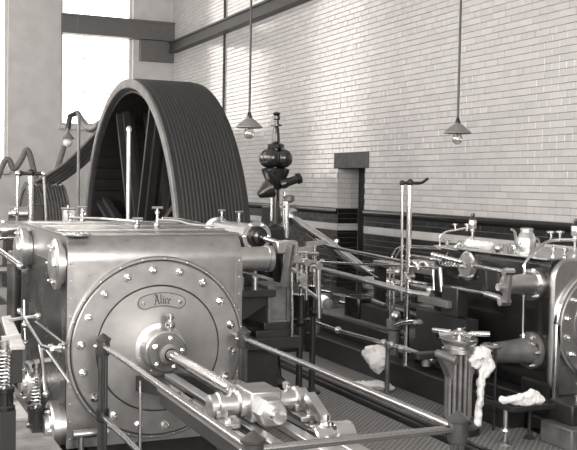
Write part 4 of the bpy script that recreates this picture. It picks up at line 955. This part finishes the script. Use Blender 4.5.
c = [at(px,py,Y=TY-.02) for px,py in ((500,399),(510,400),(521,399),(531,397),(537,399),(541,403))]
for v in c: v.z = max(v.z, zt+.02)
m = MB(); rag(m, c, [.025,.03,.045,.055,.05,.03], .25, 8); rag_obj(m, 'white rag lying in the dark tray near the right plinth')
pb = thing('plinth_block', 'stepped dark plinth block at the lower right under the cylinder foot', 'plinth', (4.95, 5.35, 0))
m = MB(); m.box(4.55, 5.9, 5.20, 5.54, 0, .16); m.build('lower_step', GREYIRON, pb, bevel=.012); m = MB(); m.box(4.62, 5.9, 5.28, 5.54, .16, .31); m.build('upper_step', IRON, pb, bevel=.012)
m = MB(); m.lathe([(.035,0),(.035,.03),(.02,.035),(.02,.10),(.03,.11),(.03,.13),(0,.14)], (4.80,5.42,.31), (0,0,1), 10); m.build('holding_bolt', SATIN, pb)

# ---------------- oil can on the right cylinder
c = at(526, 259, X=5.07); OX, OY = c.x, c.y
oc = thing('oil_can', 'shiny oil can with a curved spout standing on the right cylinder', 'oil can', (OX, OY, LZ))
K = 1.22
m = MB(); m.lathe([(r*K,z*K) for r,z in [(0,0),(.062,0),(.064,.006),(.064,.105),(.060,.115),(.046,.145),(.042,.15),(.042,.165),(.046,.168),(.046,.174),(.036,.18),(0,.182)]], (OX,OY,LZ), (0,0,1), 28); m.build('can_body', TIN, oc)
kp = lambda L: [(OX+K*a, OY+K*b, LZ+K*c) for a,b,c in L]
m = MB(); m.tube(kp([(-.055,0,.05),(-.085,-.005,.07),(-.10,-.01,.12),(-.115,-.015,.155),(-.145,-.02,.172)]), .012, 10, 4, radii=[.022,.018,.015,.012,.010,.009]); m.build('spout', TIN, oc)
m = MB(); m.tube(kp([(.055,0,.11),(.10,0,.10),(.105,0,.05),(.06,0,.03)]), .008, 8, 4); m.build('handle', TIN, oc)

# ---------------- pendant lamps and the conduit
def pendant(px, py_rim, D, rad, label, top=TOP):
    p = at(px, py_rim, Y=D); x, y, z = p
    t = thing('pendant_lamp', label, 'lamp', (x, y, z), 'lamps with conical shades')
    m = MB(); r = rad; m.lathe([(r,0),(r*1.0,.008),(r*.62,r*.42),(r*.22,r*.72),(r*.20,r*.71),(r*.60,r*.40),(r*.985,0)], (x,y,z), (0,0,1), 32); m.build('shade', SHADE, t)
    m = MB(); m.lathe([(0,r*.35),(r*.20,r*.36),(r*.22,r*.78),(r*.16,r*.95),(r*.10,r*1.15),(0,r*1.15)], (x,y,z), (0,0,1), 16); m.build('lamp_holder', BLACK, t)
    m = MB(); m.lathe([(r*.14,r*.34),(r*.17,r*.1),(r*.36,-r*.22),(r*.40,-r*.42),(r*.33,-r*.64),(r*.15,-r*.78),(0,-r*.80)], (x,y,z), (0,0,1), 20); m.build('bulb', BULB, t)
    m = MB(); m.tube([(x-.02,y,z+.0),(x-.02,y,z-r*.3),(x+.02,y,z-r*.3),(x+.02,y,z)], .003, 6); m.build('filament_post', SATIN, t)
    MB().cyl((x,y,z+r), (x,y,top), .011, n=8).build('rod', IRON, t)
    m = MB(); m.lathe([(.05,0),(.05,-.02),(.02,-.03),(0,-.03)], (x,y,top), (0,0,1), 14); m.build('ceiling_rose', BLACK, t)
pendant(249.2, 128, 8.2, .128, 'conical pendant lamp hanging left of the governor beside the wheel')
pendant(457.5, 133.5, 7.4, .128, 'conical pendant lamp hanging alone before the white brick wall at right')
# small far lamp before the window
p = at(68, 139, Y=17.5); t = thing('small_lamp', 'small far lamp hanging below the left window corner', 'lamp', tuple(p))
m = MB(); m.lathe([(.13,0),(.05,.10),(.03,.12),(.03,.2),(0,.2)], p, (0,0,1), 20); m.build('shade', SHADE, t)
m = MB(); m.ball(p-Vector((0,0,.06)), .085, 16, 10); m.build('bulb', CLOTH, t)
MB().tube([p+Vector((0,0,.19)), at(70,116,Y=17.5), at(77,113,Y=17.5)], .05, 10).build('bracket_arm', IRON, t)
MB().cyl(at(77,113,Y=17.5), at(77,113,Y=17.5)*1.0 + Vector((0,0,TOP-at(77,113,Y=17.5).z)), .005, n=6).build('hanger', GREYIRON, t)
sr = MB().tube([at(78,113,Y=17.4), at(82,120,Y=17), at(88,127,Y=16.5), at(95,128,Y=16), at(102,124,Y=15.5), at(112,112,Y=15)], .07, 10, 5, radii=[.05,.06,.08,.09,.08]).build('slack_rope', IRON); tag(sr, 'dark slack rope drooping across the foot of the window to the wheel', 'rope')
sr = MB().tube([at(-2,178,Y=17), at(4,162,Y=17), at(9,160,Y=17), at(14,169,Y=17), at(21,160,Y=17), at(26,150,Y=17), at(30,155,Y=17), at(35,175,Y=17), at(40,184,Y=17), at(46,186,Y=17), at(54,176,Y=17), at(60,160,Y=17), at(64,146,Y=17)], .05, 10, 5).build('slack_rope', PALEROPE); tag(sr, 'pale slack rope looped above the small rope drum', 'rope')
a = at(225.3, 2, X=WR-.02)
cd = MB().tube([(WR-.03, a.y, 6.9), (WR-.03, a.y, 1.51)], .022, 8).build('conduit_pipe', IRON); tag(cd, 'thin dark pipe running up the white brick wall above the wheel', 'pipe')
